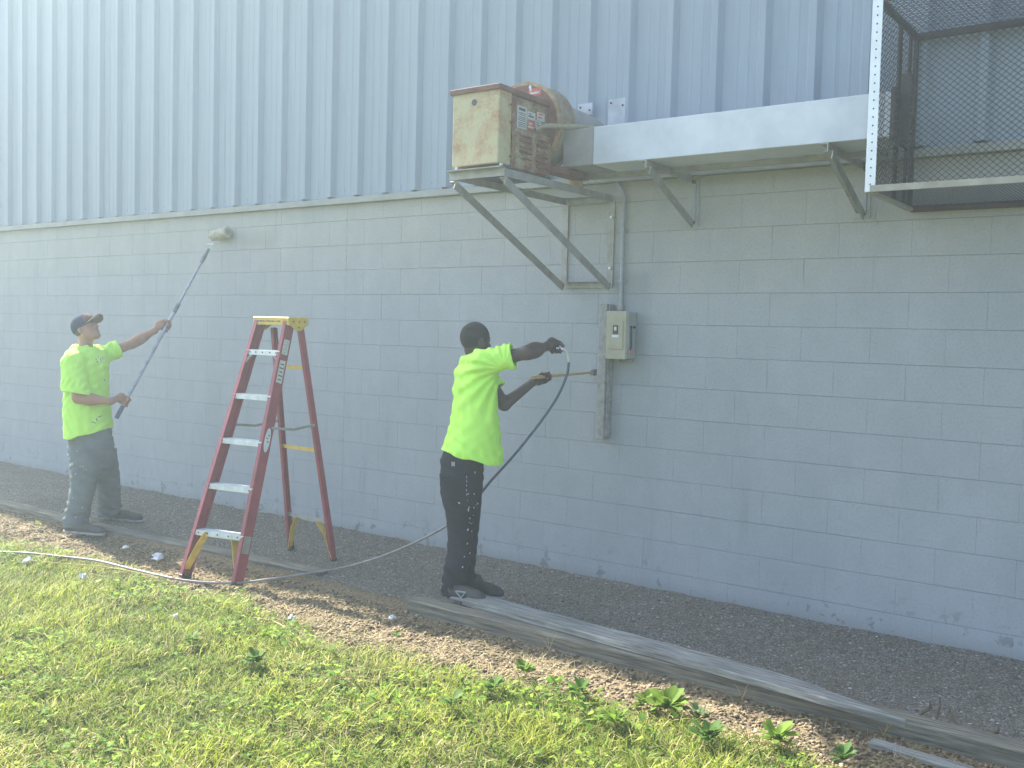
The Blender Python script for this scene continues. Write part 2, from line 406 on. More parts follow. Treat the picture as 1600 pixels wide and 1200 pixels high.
# ------------------------------------------------------------------ building
BX0, BX1, BTOP, BDEEP = -34.0, 13.0, 6.66, 14.0
bld = empty('building', (0, .1, 0), 'warehouse wall of grey painted concrete blocks under blue grey ribbed metal siding', 'building')
wallp = MB(); wallp.box((BX0, .0034, -.1), (BX1, .20, 2.69))
blockwall = wallp.build('block_wall', M['mortar'], bld)
def block_mesh(w, z0, z1, name):
    b = MB(); b.box((0, -.0, z0+.0014), (w-.0002, .030, z1-.0014), .0015); me = b.mesh(name); me.materials.append(M['wall']); return me
BW, CH, Z1 = .4064, .2032, .12
zr = [-.08] + [Z1+CH*k for k in range(13)] + [2.692]
meshes = {}
cand = []
for row in range(14):
    z0, z1 = zr[row], zr[row+1]; odd = row % 2
    cuts = [0.0]
    x = BW if odd else BW/2
    while x < BX1: cuts.append(x); x += BW
    x = -BW if odd else -BW/2
    while x > BX0: cuts.append(x); x -= BW
    cuts = sorted(cuts)
    for a, b in zip(cuts[:-1], cuts[1:]):
        c = ((a+b)/2, 0, (max(z0, 0)+z1)/2); px, py, d = proj(c)
        vis = d > .5 and -60 < px < 1660 and -30 < py < 1230
        hid = False
        cand.append((d if vis else 1e9+d, a, b, z0, z1, row))
cand.sort(key=lambda t: t[0]*(1.0 if t[5] else 1.7)*(1.3 if t[2]-t[1] < .3 else 1))
rest = MB()
for i, (d, a, b, z0, z1, row) in enumerate(cand):
    dy = -.0008*random.random(); dz = (random.random()-.5)*.0012
    if i < 298 and d < 1e8:
        key = (round(b-a, 3), round(z0, 3))
        if key not in meshes: meshes[key] = block_mesh(b-a, z0, z1, 'block')
        o = link_mesh('block', meshes[key], None)
        o.parent = blockwall; o.matrix_parent_inverse = blockwall.matrix_world.inverted(); o.location = (a+.0001, dy, dz)
    else:
        rest.box((a+.0001, dy, z0+.0014+dz), (b-.0001, .030, z1-.0014+dz), .0015 if d < 1e8 else 0)
rest.build('block', M['wall'], blockwall, kind='stuff')
# cracked control joint
cj = MB()
for k in range(22):
    z = 2.05+k*.028; x = .001+.004*math.sin(k*1.7)
    if random.random() < .75: cj.box((x-.002, -.0015, z), (x+.0022, .004, z+.026))
cj.build('joint_crack', M['steel'], blockwall, kind='stuff')
cj = MB()
for (px, ya, yb) in ((1108, 281, 300), (1111, 281, 296), (1207, 276, 294), (1206, 358, 374), (1255, 409, 425), (1372, 304, 322), (1370, 345, 352)):
    a = atY(px, yb, -.001); b = atY(px, ya, -.001); z = a[2]
    while z < b[2]: x = a[0]+random.uniform(-.003, .003); cj.box((x-.0015, -.0022, z), (x+.0022, .003, z+.014)); z += .015
cj.build('crack_flaw', M['conduit'], blockwall, kind='stuff')
# base flashing
fl = MB(); fl.prism([(-.052, 2.693), (-.052, 2.735), (-.020, 2.752), (.1, 2.752), (.1, 2.693)], 0, BX0, BX1)
fl.build('flashing', M['flash'], bld)
# ribbed siding, each sheet with three ribs
RP = .311
prof = [(0, 0), (.028, 0), (.056, -.040), (.097, -.040), (.121, 0), (.170, 0), (.174, -.0022), (.181, -.0022), (.185, 0), (.240, 0), (.244, -.0022), (.251, -.0022), (.255, 0)]
prof = [(RP-x, y) for x, y in prof][::-1]            # steep side to the left, gentle side to the right
def sheet_mesh():
    P = []
    for k in range(3): P += [(x+k*RP-.055, y) for x, y in prof]
    P = [(-.006, 0)] + [p for p in P if p[0] > .002] + [(3*RP+.0, 0)]
    P = [p for p in P if p[0] <= 3*RP+.001]
    z0, z1 = 2.753, BTOP; V = []; n = len(P)
    for z in (z0, z1):
        for x, y in P: V.append((x, y, z))
        for x, y in P: V.append((x, y+.003, z))
    Fs = []
    for i in range(n-1):
        Fs += [(i, i+1, 2*n+i+1, 2*n+i), (n+i, 2*n+n+i, 2*n+n+i+1, n+i+1), (i, n+i, n+i+1, i+1)]
    b = MB(); b.add(V, Fs)
    for k in range(3):                                  # fixing screws on a line near the foot
        for xx in (.1,): b.cyl((k*RP+.02+xx*0, .0, 2.80), (k*RP+.02, -.006, 2.80), .006, 6)
    me = b.mesh('siding_panel'); me.materials.append(M['siding']); return me
sm = sheet_mesh(); SHX = 3.986 - 3*RP*10 + .020
for k in range(-32, 22):
    x = 3.986+.02+3*RP*k
    if x < BX0-.5 or x > BX1: continue
    o = link_mesh('siding_panel', sm, None); o.parent = bld; o.matrix_parent_inverse = bld.matrix_world.inverted(); o.location = (x, -.010-.0035*(k % 2), 0)
sh = MB(); sh.box((BX0, .03, 2.753), (BX1, .2, BTOP)); sh.box((BX0, .2, 0), (BX0+.2, BDEEP, BTOP)); sh.box((BX1-.2, .2, 0), (BX1, BDEEP, BTOP)); sh.box((BX0+.2, BDEEP-.2, 0), (BX1-.2, BDEEP, BTOP))
sh.build('wall_core', M['siding'], bld)
rf = MB(); rf.box((BX0-.1, -.10, BTOP+.002), (BX1+.1, BDEEP+.1, BTOP+.18)); rf.build('roof', M['flash'], bld)

# ------------------------------------------------------------------ patch plates on the siding
def plate(px0, px1, py0, py1, label, matl):
    a = atY(px0, py1, -.05); b = atY(px1, py0, -.05); e = empty('patch_plate', ((a[0]+b[0])/2, -.05, min(a[2], b[2])), label, 'metal plate', 'patch plates on the siding')
    m = MB(); m.box((a[0], -.052, a[2]), (b[0], -.044, b[2]), .0015); m.build('plate', matl, e)
    m = MB()
    for (x, z) in ((a[0]+.02, b[2]-.025), (b[0]-.02, b[2]-.05)): m.cyl((x, -.05, z), (x, -.058, z), .007, 8)
    m.build('screws', M['steel_dark'], e)
plate(903, 926, 160, 182, 'short pale patch plate on the siding just behind the blower drum', M['plate'])
plate(950, 978, 152, 196, 'tall pale patch plate screwed to the siding above the duct', M['plate'])

# ------------------------------------------------------------------ support frame of the blower
fr = empty('support_frame', (2.345, 0, 2.0), 'grey welded angle iron frame carrying the rusty blower off the wall', 'metal frame')
XL, XR, YF, ZT, ZB = 2.16, 2.53, -1.25, 2.585, 2.01
def angle(mb, p0, p1, side, w=.045, t=.006, up=None):
    p0 = np.array(p0, float); p1 = np.array(p1, float)
    mb.beam(p0, p1, w, t, side); tt = nrm(p1-p0); a = np.array(side, float); a = nrm(a-tt*(a@tt)); b = np.cross(tt, a)
    mb.beam(p0+a*(w/2-t/2)+b*w/2, p1+a*(w/2-t/2)+b*w/2, t, w-t, side)
for nm, p0, p1, sd in (('top_arm', (XL, -.008, ZT), (XL, YF, ZT), (0, 0, 1)), ('top_arm', (XR, -.008, ZT), (XR, YF, ZT), (0, 0, 1)),
                       ('front_bar', (XL-.02, YF, ZT+.001), (XR+.02, YF, ZT+.001), (0, 0, 1)), ('rear_bar', (XL+.025, -.035, ZT-.002), (XR-.025, -.035, ZT-.002), (0, 0, 1)),
                       ('wall_upright', (XL, -.012, ZB-.02), (XL, -.012, ZT-.024), (1, 0, 0)), ('wall_upright', (XR, -.012, ZB-.02), (XR, -.012, ZT-.024), (1, 0, 0)),
                       ('bottom_bar', (XL+.026, -.014, ZB), (XR-.026, -.014, ZB), (0, 0, 1)),
                       ('diagonal_brace', (XL, YF+.01, ZT-.03), (XL, -.04, ZB), (1, 0, 0)), ('diagonal_brace', (XR, YF+.01, ZT-.03), (XR, -.04, ZB), (1, 0, 0))):
    m = MB(); angle(m, p0, p1, sd, .05 if 'diag' in nm or nm == 'front_bar' else .045); m.build(nm, M['steel'], fr)
m = MB()
for z in (2.12, 2.46): m.cyl((XR+.004, -.014, z), (XR+.004, -.03, z), .010, 6)
m.build('bolts', M['step'], fr)

# ------------------------------------------------------------------ blower
bl = empty('blower', (2.33, -.9, 2.61), 'rusty cream coloured centrifugal blower with louvred motor cover on the frame', 'blower')
BXL, BXR = 2.125, 2.47
m = MB(); m.box((BXL, -1.215, 2.645), (BXR, -1.09, 3.075), .006)
cab = m.build('front_cover', M['cream'], bl)
m = MB(); m.box((BXL-.012, -1.232, 3.066), (BXR+.014, -.70, 3.096), .003); m.build('lid', M['rust'], bl)
m = MB(); hp = atY(741, 160, -1.217); m.cyl((hp[0], -1.2165, hp[2]), (hp[0], -1.2175, hp[2]), .019, 20); m.build('hole', M['black'], cab)
m = MB()
for z in (3.0, 2.90, 2.70): m.cyl((BXR, -1.10, z), (BXR+.005, -1.10, z), .007, 8)
m.build('rivets', M['rust'], cab)
m = MB(); m.box((BXL+.01, -1.088, 2.645), (BXR-.012, -.702, 3.064), .003); side = m.build('side_panel', M['cream_rust'], bl, label='rust streaked side panel with warning labels')
m = MB(); m.box((BXR-.012, -1.075, 2.632), (BXR+.028, -.712, 2.872), .004); lv = m.build('louvre_panel', M['cream_rust'], bl)
for col_y in (-.985, -.81):
    for k in range(6 if col_y > -.9 else 5):
        z = 2.825-k*.032; m = MB(); m.prism([(col_y-.055, z), (col_y-.055, z+.012), (col_y+.055, z+.012), (col_y+.055, z)], 0, BXR+.0285, BXR+.031)
        m.add([(BXR+.0286, col_y-.06, z+.02), (BXR+.0286, col_y+.06, z+.02), (BXR+.042, col_y+.06, z+.004), (BXR+.042, col_y-.06, z+.004), (BXR+.0286, col_y+.06, z+.003), (BXR+.0286, col_y-.06, z+.003)],
              [(0, 1, 2, 3), (3, 2, 4, 5), (0, 3, 5), (1, 4, 2)])
        m.build('louvre', M['rust'] if k % 2 else M['cream_rust'], lv)
# labels on the side panel
def label(y0, y1, z0, z1, base, lines, inkm, x=BXR-.0115):
    m = MB(); m.box((x, y0, z0), (x+.0012, y1, z1)); o = m.build('label', M[base], side)
    m = MB()
    for (a, b, w0, w1) in lines:
        m.box((x+.0013, y0+(y1-y0)*w0, z0+(z1-z0)*a), (x+.0018, y0+(y1-y0)*w1, z0+(z1-z0)*b))
    m.build('print', M[inkm], o)
label(-1.02, -.925, 2.885, 3.015, 'paper', [(.80, .93, .15, .85)]+[(t, t+.035, .1, .9) for t in (.68, .6, .5, .42, .34, .24, .16, .08)], 'ink')
label(-.915, -.835, 2.955, 3.00, 'paper', [(.3, .5, .1, .8), (.65, .75, .1, .5)], 'ink')
label(-.915, -.835, 2.895, 2.945, 'red', [(.2, .4, .1, .9), (.6, .8, .2, .6)], 'paper')
label(-.815, -.735, 2.965, 3.015, 'paper', [(.7, .9, .2, .8), (.3, .5, .1, .6)], 'red')
label(-.83, -.77, 2.905, 2.96, 'paper', [(.2, .3, .1, .8), (.5, .6, .1, .8), (.75, .85, .1, .6)], 'ink')
# scroll drum (axis along y) and its front face
SCX, SCZ, SR = 2.262, 2.945, .275
def scroll_pts(r):
    P = []
    for k in range(41):
        th = math.pi*2*k/40; rr = r*(1+.05*math.cos(th-math.pi*.35))
        P.append((SCX+rr*math.cos(th), SCZ+rr*math.sin(th)))
    return P[:-1]
m = MB(); m.prism(scroll_pts(SR), 1, -.695, -.52); m.build('scroll_housing', M['scroll'], bl, smooth=True)
m = MB(); m.prism(scroll_pts(SR+.010), 1, -.701, -.675); m.build('front_rim', M['rim'], bl, smooth=True)
m = MB(); m.prism(scroll_pts(SR-.012), 1, -.706, -.7005); fc = m.build('rusted_face', M['rust'], bl)
m = MB(); m.prism(scroll_pts(SR+.008), 1, -.535, -.515); m.build('rear_rim', M['scroll'], bl, smooth=True)
a = atY(826, 148, -.708); b = atY(843, 138, -.708)
m = MB(); m.box((a[0], -.708, a[2]-.012), (b[0]+.01, -.7065, b[2]+.006)); rl = m.build('label', M['red'], fc)
m = MB(); m.box((a[0]+.012, -.7088, a[2]+.0), (b[0]-.002, -.7082, a[2]+.012)); m.build('print', M['paper'], rl)
m = MB(); m.tube(catmull([(2.33, -.72, 3.195), (2.345, -.735, 3.20), (2.35, -.735, 3.17)], 4), .006, 6); m.build('wire_hook', M['step'], bl)
# inlet cone and elbow behind the drum
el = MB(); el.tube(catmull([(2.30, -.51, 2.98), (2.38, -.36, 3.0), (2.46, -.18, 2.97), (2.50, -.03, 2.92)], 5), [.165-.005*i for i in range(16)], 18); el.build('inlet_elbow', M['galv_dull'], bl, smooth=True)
m = MB(); m.box((BXL+.01, -1.205, 2.612), (BXR+.02, -.70, 2.631), .002); m.build('base_rail', M['steel_dark'], bl)
m = MB(); m.box((2.46, -.70, 2.655), (2.56, -.36, 2.70), .004); m.build('discharge_flange', M['rust'], bl)
m = MB(); m.cyl((2.455, -.36, 2.60), (2.455, -.36, 2.70), .05, 20); m.build('drain_stub', M['cream'], bl, smooth=True)
m = MB(); m.tube(catmull([(2.482, -.86, 2.895), (2.52, -.80, 2.925), (2.56, -.72, 2.935), (2.60, -.63, 2.945), (2.66, -.53, 2.950), (2.72, -.46, 2.935)], 6), .015, 10); m.build('flexible_conduit', M['scroll'], bl, smooth=True)
m = MB()
for (x, y) in ((BXR+.005, -1.19), (BXR+.01, -.74), (BXL+.03, -1.2)): m.cyl((x, y, 2.60), (x, y, 2.645), .011, 6)
m.build('bolts', M['step'], bl, kind='stuff')

# ------------------------------------------------------------------ duct
DX0, DX1, DY0, DY1, DZ0, DZ1 = 2.50, 4.50, -.625, -.32, 2.703, 2.928
du = empty('air_duct', (3.5, -.47, 2.70), 'long pale galvanised rectangular duct running from the blower into the cage', 'duct')
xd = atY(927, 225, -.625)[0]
m = MB(); m.box((DX0+.03, DY0, DZ0), (xd, DY1, DZ1), .003); m.build('duct_section', M['galv_dull'], du, label='short dull brown grey duct section beside the blower')  # blower's shadow put into the colour of this stretch
m = MB(); m.box((xd+.002, DY0-.0015, DZ0-.001), (DX1, DY1, DZ1+.001), .003); m.build('duct_section', M['galv'], du)  # paler colour stands for the sunlit stretch beyond the shadow
m = MB(); m.box((DX1, DY0-.01, DZ0-.02), (DX1+.02, DY1+.01, DZ1+.02), .003); m.box((DX1+.022, DY0+.08, DZ0-.01), (DX1+.07, DY0+.14, 3.03)); m.build('end_flange', M['steel_dark'], du)
m = MB(); m.box((DX0+.03, DY1+.005, DZ0-.03), (4.4, DY1+.05, DZ0-.002)); m.build('rear_runner', M['steel'], du)

def bracket(x, label_):
    e = empty('wall_bracket', (x, 0, 2.38), label_, 'bracket', 'triangular brackets under the duct')
    m = MB(); m.box((x-.045, -.008, 2.375), (x+.045, 0, 2.70)); m.build('wall_plate', M['wall'], e)
    m = MB(); angle(m, (x, -.010, 2.678), (x, DY0-.01, 2.678), (0, 0, 1), .045); m.build('arm', M['steel'], e)
    m = MB(); angle(m, (x, DY0+.01, 2.66), (x, -.03, 2.405), (1, 0, 0), .05); m.build('strut', M['steel'], e)
    m = MB(); m.cyl((x+.02, -.010, 2.41), (x+.02, -.010, 2.64), .008, 8); m.build('rod', M['conduit'], e)
    m = MB()
    for z in (2.40, 2.655): m.cyl((x+.01, -.008, z), (x+.01, -.024, z), .013, 6)
    m.build('bolts', M['rust'], e)
bracket(3.12, 'grey triangular wall bracket under the middle of the duct, nearer the conduit')
bracket(4.19, 'grey triangular wall bracket under the duct beside the mesh cage')

# ------------------------------------------------------------------ conduit, switch box, post
cd = empty('electrical_conduit', (2.626, 0, 1.86), 'thin grey conduit running down the wall into the switch box', 'conduit')
m = MB(); m.tube(catmull([(2.47, -.30, 2.80), (2.50, -.10, 2.785), (2.53, -.028, 2.75), (2.60, -.022, 2.65), (2.627, -.020, 2.59), (2.627, -.020, 2.50)], 6)+[np.array((2.626, -.02, 1.865))], .0125, 12); m.build('pipe', M['conduit'], cd, smooth=True)
m = MB()
for z in (2.36, 2.02): m.box((2.600, -.012, z), (2.655, 0, z+.02)); m.box((2.610, -.036, z), (2.642, -.030, z+.02))
m.build('strap', M['conduit'], cd)
m = MB(); m.cyl((2.626, -.02, 1.835), (2.626, -.02, 1.87), .022, 12); m.build('hub', M['steel'], cd)
sw = empty('switch_box', (2.62, -.06, 1.50), 'tan electrical disconnect box with side lever on the block wall', 'switch box')
SX0 = atY(947, 540, -.125)[0]; SX1 = atY(979, 540, -.125)[0]; SZ0, SZ1 = 1.515, 1.825
m = MB(); m.box((SX0, -.118, SZ0), (SX1, -.001, SZ1), .004); bx = m.build('enclosure', M['boxgrey'], sw)
m = MB(); m.box((SX0-.004, -.126, SZ0-.004), (SX1-.006, -.119, SZ1+.004), .003); lid = m.build('door', M['boxtan'], sw)
w_ = SX1-SX0
m = MB(); m.box((SX0+.018, -.131, SZ0+.062), (SX1-.028, -.1265, SZ1-.062), .004); m.build('raised_panel', M['boxtan'], lid)
m = MB(); m.box((SX0+w_*.34, -.1335, 1.675), (SX0+w_*.58, -.1315, 1.735)); tg = m.build('rating_plate', M['black'], lid)
m = MB(); m.box((SX0+w_*.40, -.1345, 1.70), (SX0+w_*.52, -.1337, 1.725)); m.build('print', M['paper'], tg)
m = MB(); m.box((SX0+w_*.30, -.1335, 1.655), (SX0+w_*.62, -.1315, 1.672)); m.build('sticker', M['litter'], lid)
m = MB(); m.box((SX1-.004, -.108, 1.58), (SX1+.006, -.02, 1.77), .002); m.build('lever_guard', M['boxgrey'], sw)
m = MB(); m.tube([(SX1+.014, -.095, 1.725), (SX1+.022, -.10, 1.60), (SX1+.02, -.115, 1.565)], .006, 8); m.cyl((SX1+.006, -.05, 1.725), (SX1+.018, -.05, 1.725), .008, 8); m.cyl((SX1+.006, -.095, 1.725), (SX1+.018, -.095, 1.725), .008, 8); lvx = m.build('lever', M['black'], sw)
m = MB(); m.obox((SX1+.021, -.118, 1.562), (.007, .009, .012), np.eye(3), .003); m.build('grip', M['red'], lvx)
m = MB()
for x in (SX0+.03, SX1-.03): m.box((x-.015, -.02, SZ0-.022), (x+.015, -.002, SZ0+.001))
m.build('mounting_lug', M['boxgrey'], sw, kind='stuff')
PX0 = atY(934, 580, -.085)[0]; PX1 = atY(945.5, 580, -.085)[0]
ps = empty('mounting_post', (2.45, 0, .96), 'vertical grey painted wooden post fixed to the wall left of the switch box', 'post')
m = MB(); m.box((PX0, -.085, .965), (PX1, -.001, 1.878), .004); m.build('post_board', M['post'], ps)
m = MB(); m.box((PX1+.001, -.068, .985), (PX1+.012, -.001, 1.872), .002); m.build('backing_strip', M['post'], ps)

# ------------------------------------------------------------------ mesh cage
CX0, CX1, CY, CZ0, CZ1 = 4.463, 7.1, -.80, 2.412, 3.345
cg = empty('mesh_cage', (5.6, -.4, CZ0), 'dark wire mesh guard cage with pale corner post hung over the duct end', 'cage')
def bar(nm, p0, p1, w, d, side, mat, off=(0, 0)):
    m = MB(); m.beam(p0, p1, w, d, side, .001, off); return m.build(nm, M[mat], cg)
m = MB(); m.box((CX0-.022, CY-.003, CZ0-.006), (CX0+.028, CY+.002, CZ1+.02), .001); m.box((CX0-.022, CY+.002, CZ0-.006), (CX0-.017, CY+.03, CZ1+.02)); cp = m.build('corner_post', M['alu'], cg, label='pale perforated aluminium corner post')
m = MB()
for k in range(24): z = CZ0+.03+k*.041; m.cyl((CX0+.004, CY-.0030, z), (CX0+.004, CY-.0045, z), .0042, 8)
m.build('holes', M['black'], cp)
for x in (5.75, 7.07): bar('front_post', (x, CY, CZ0+.03), (x, CY, CZ1), .04, .006, (1, 0, 0), 'cagesteel')
bar('bottom_front_bar', (CX0+.005, CY-.004, CZ0+.008), (CX1, CY-.004, CZ0+.008), .032, .012, (0, 0, 1), 'cagebar')
bar('top_front_bar', (CX0+.03, CY, CZ1), (CX1, CY, CZ1), .045, .010, (0, 0, 1), 'cagesteel')
bar('back_top_bar', (CX0, -.055, CZ1-.0), (CX1, -.055, CZ1-.0), .035, .03, (0, 0, 1), 'cagesteel')
bar('back_bottom_bar', (CX0, -.022, CZ0), (CX1, -.022, CZ0), .035, .02, (0, 0, 1), 'cagesteel')
bar('back_post', (CX0, -.055, CZ0+.02), (CX0, -.055, CZ1-.02), .045, .02, (0, 1, 0), 'cagesteel')
bar('side_post', (CX0, atX(1402, 180, CX0)[1], CZ0+.01), (CX0, atX(1402, 180, CX0)[1], CZ1-.02), .05, .012, (0, 1, 0), 'cagesteel')
bar('side_post', (CX0, atX(1418, 180, CX0)[1], CZ0+.01), (CX0, atX(1418, 180, CX0)[1], CZ1-.02), .03, .012, (0, 1, 0), 'cagesteel')
bar('side_top_bar', (CX0, CY+.03, CZ1), (CX0, -.075, CZ1), .045, .014, (0, 0, 1), 'cagesteel')
bar('side_bottom_bar', (CX0, CY+.03, CZ0-.002), (CX0, -.035, CZ0-.002), .022, .03, (0, 0, 1), 'cagebar')
for x in (5.25,): bar('hanger_bar', (x, -.05, CZ0+.035), (x, CY+.01, CZ0+.035), .02, .02, (0, 0, 1), 'cagesteel')
def mesh_panel(org, U, V, lu, lv, name='wire_mesh', r=.0015):
    """expanded-metal diamonds 26 x 20 mm, drawn as thin four-sided strands"""
    org, U, V = map(lambda a: np.asarray(a, float), (org, U, V)); N = np.cross(U, V)
    cu, cv = .034, .029; A = []; B = []
    nu, nv = int(lu/cu), int(lv/cv); jit = np.random.default_rng(3)
    P = {}
    def pt(i, j):
        if (i, j) not in P: P[(i, j)] = org+U*(i*cu/2+jit.normal()*.0006)+V*(j*cv/2+jit.normal()*.0006)
        return P[(i, j)]
    for i in range(2*nu):
        for j in range(2*nv):
            if (i+j) % 2 == 0: A.append(pt(i, j)); B.append(pt(i+1, j+1))
            else: A.append(pt(i+1, j)); B.append(pt(i, j+1))
    A = np.array(A); B = np.array(B); T = B-A; T /= np.linalg.norm(T, axis=1)[:, None]; S = np.cross(T, N)
    Vv = np.stack([A+S*r, A+N*r, A-S*r, A-N*r, B+S*r, B+N*r, B-S*r, B-N*r], 1).reshape(-1, 3)
    k = np.arange(len(A))[:, None]*8
    Fq = np.concatenate([k+np.array([[a, (a+1) % 4, (a+1) % 4+4, a+4]]) for a in range(4)])
    link_mesh(name, np_mesh(name, Vv, Fq), M['wire'], cg, kind='stuff')
mesh_panel((CX0+.01, CY+.006, CZ0+.01), (1, 0, 0), (0, 0, 1), CX1-CX0-.02, CZ1-CZ0)
mesh_panel((CX0+.008, CY+.01, CZ0+.01), (0, 1, 0), (0, 0, 1), -CY-.03, CZ1-CZ0)
mesh_panel((CX0+.01, CY+.01, CZ0+.004), (1, 0, 0), (0, 1, 0), CX1-CX0-.02, -CY-.03, r=.0009)
mesh_panel((CX0+.01, CY+.01, CZ1-.003), (1, 0, 0), (0, 1, 0), CX1-CX0-.02, -CY-.03)

# ------------------------------------------------------------------ timbers
def timber(x0, y0, x1, y1, w, h, ztop, label_, mat='wood', group=None, point=0.0, name='timber', ch=.006):
    L = math.hypot(x1-x0, y1-y0); ang = math.atan2(y1-y0, x1-x0); n = max(6, int(L/.12)); V = []; Fs = []
    for i in range(n+1):
        t = i/n; x = t*L; wob = (random.random()-.5)*.004
        hw = w/2+wob; c = ch*(1+random.random())
        left, right = hw, -hw
        if point and x > L-point:
            k = (x-(L-point))/point; left = hw-(2*hw-.012)*k
        zt = (random.random()-.5)*.003
        ring = [(right, -h), (right, -c), (right+c, 0), (left-c if left-c > right+c else right+c+.001, 0), (left, -c), (left, -h)]
        V += [(x, a, b+zt) for a, b in ring]
    for i in range(n):
        for k in range(6): k2 = (k+1) % 6; Fs.append((i*6+k, i*6+k2, (i+1)*6+k2, (i+1)*6+k))
    Fs += [(0, 1, 2, 3, 4, 5)[::-1], tuple(n*6+k for k in range(6))]
    b = MB(); b.add(V, Fs); o = b.build(name, M[mat]); o.location = (x0, y0, ztop); o.rotation_euler = (0, 0, ang)
    return tag(o, label_, 'timber' if name == 'timber' else 'plank', group)
timber(2.02, -1.355, 5.40, -1.375, .115, .10, .050, 'long weathered grey timber edging the gravel at the right, under the pointed plank', group='timbers edging the gravel')
timber(5.42, -1.38, 8.0, -1.41, .115, .10, .048, 'weathered timber edging continuing past the right edge', group='timbers edging the gravel')
timber(-7.5, -1.33, -1.52, -1.345, .11, .10, .034, 'weathered timber edging at the far left, running up to the man in the cap', group='timbers edging the gravel')
timber(-1.50, -1.35, 1.06, -1.20, .11, .09, .026, 'half buried timber edging behind the red ladder feet', group='timbers edging the gravel')
timber(2.36, -1.215, 4.93, -1.435, .165, .034, .088, 'pale split plank with a pointed end lying on the right timber', 'wood2', point=.62, name='plank', ch=.003)
timber(4.80, -1.56, 5.20, -1.60, .07, .02, -.018, 'short grey board lying on the dirt below the timber edging', 'wood2', name='plank', ch=.003)

# ------------------------------------------------------------------ step ladder
ld = empty('step_ladder', (.585, -1.27, 0), 'open red fibreglass step ladder with yellow top cap between the two painters', 'ladder', rz=0)
FY, RY = -1.755, -.855                        # foot lines
LROT = R_(1.0)
def Lp(x, y, z):
    dx, dy = x-.585, y+1.27; c, s = math.cos(LROT), math.sin(LROT); return np.array((.585+c*dx-s*dy, -1.27+s*dx+c*dy, z))
ex = Lp(1.585, -1.27, 0)-Lp(.585, -1.27, 0); ey = np.array((-ex[1], ex[0], 0))
FTOP = {s: Lp(.575+s*.160, -1.235, 1.70) for s in (-1, 1)}; FBOT = {-1: np.array((.345, -1.79, -.03)), 1: np.array((.785, -1.685, -.03))}
RTOP = {s: Lp(.575+s*.147, -1.12, 1.66) for s in (-1, 1)}; RBOT = {-1: np.array((.325, -.845, 0.)), 1: np.array((.835, -.875, 0.))}
def fr_at(z, s): return FBOT[s]+(FTOP[s]-FBOT[s])*((z-FBOT[s][2])/(FTOP[s][2]-FBOT[s][2]))
def rr_at(z, s): return RBOT[s]+(RTOP[s]-RBOT[s])*(z/1.66)
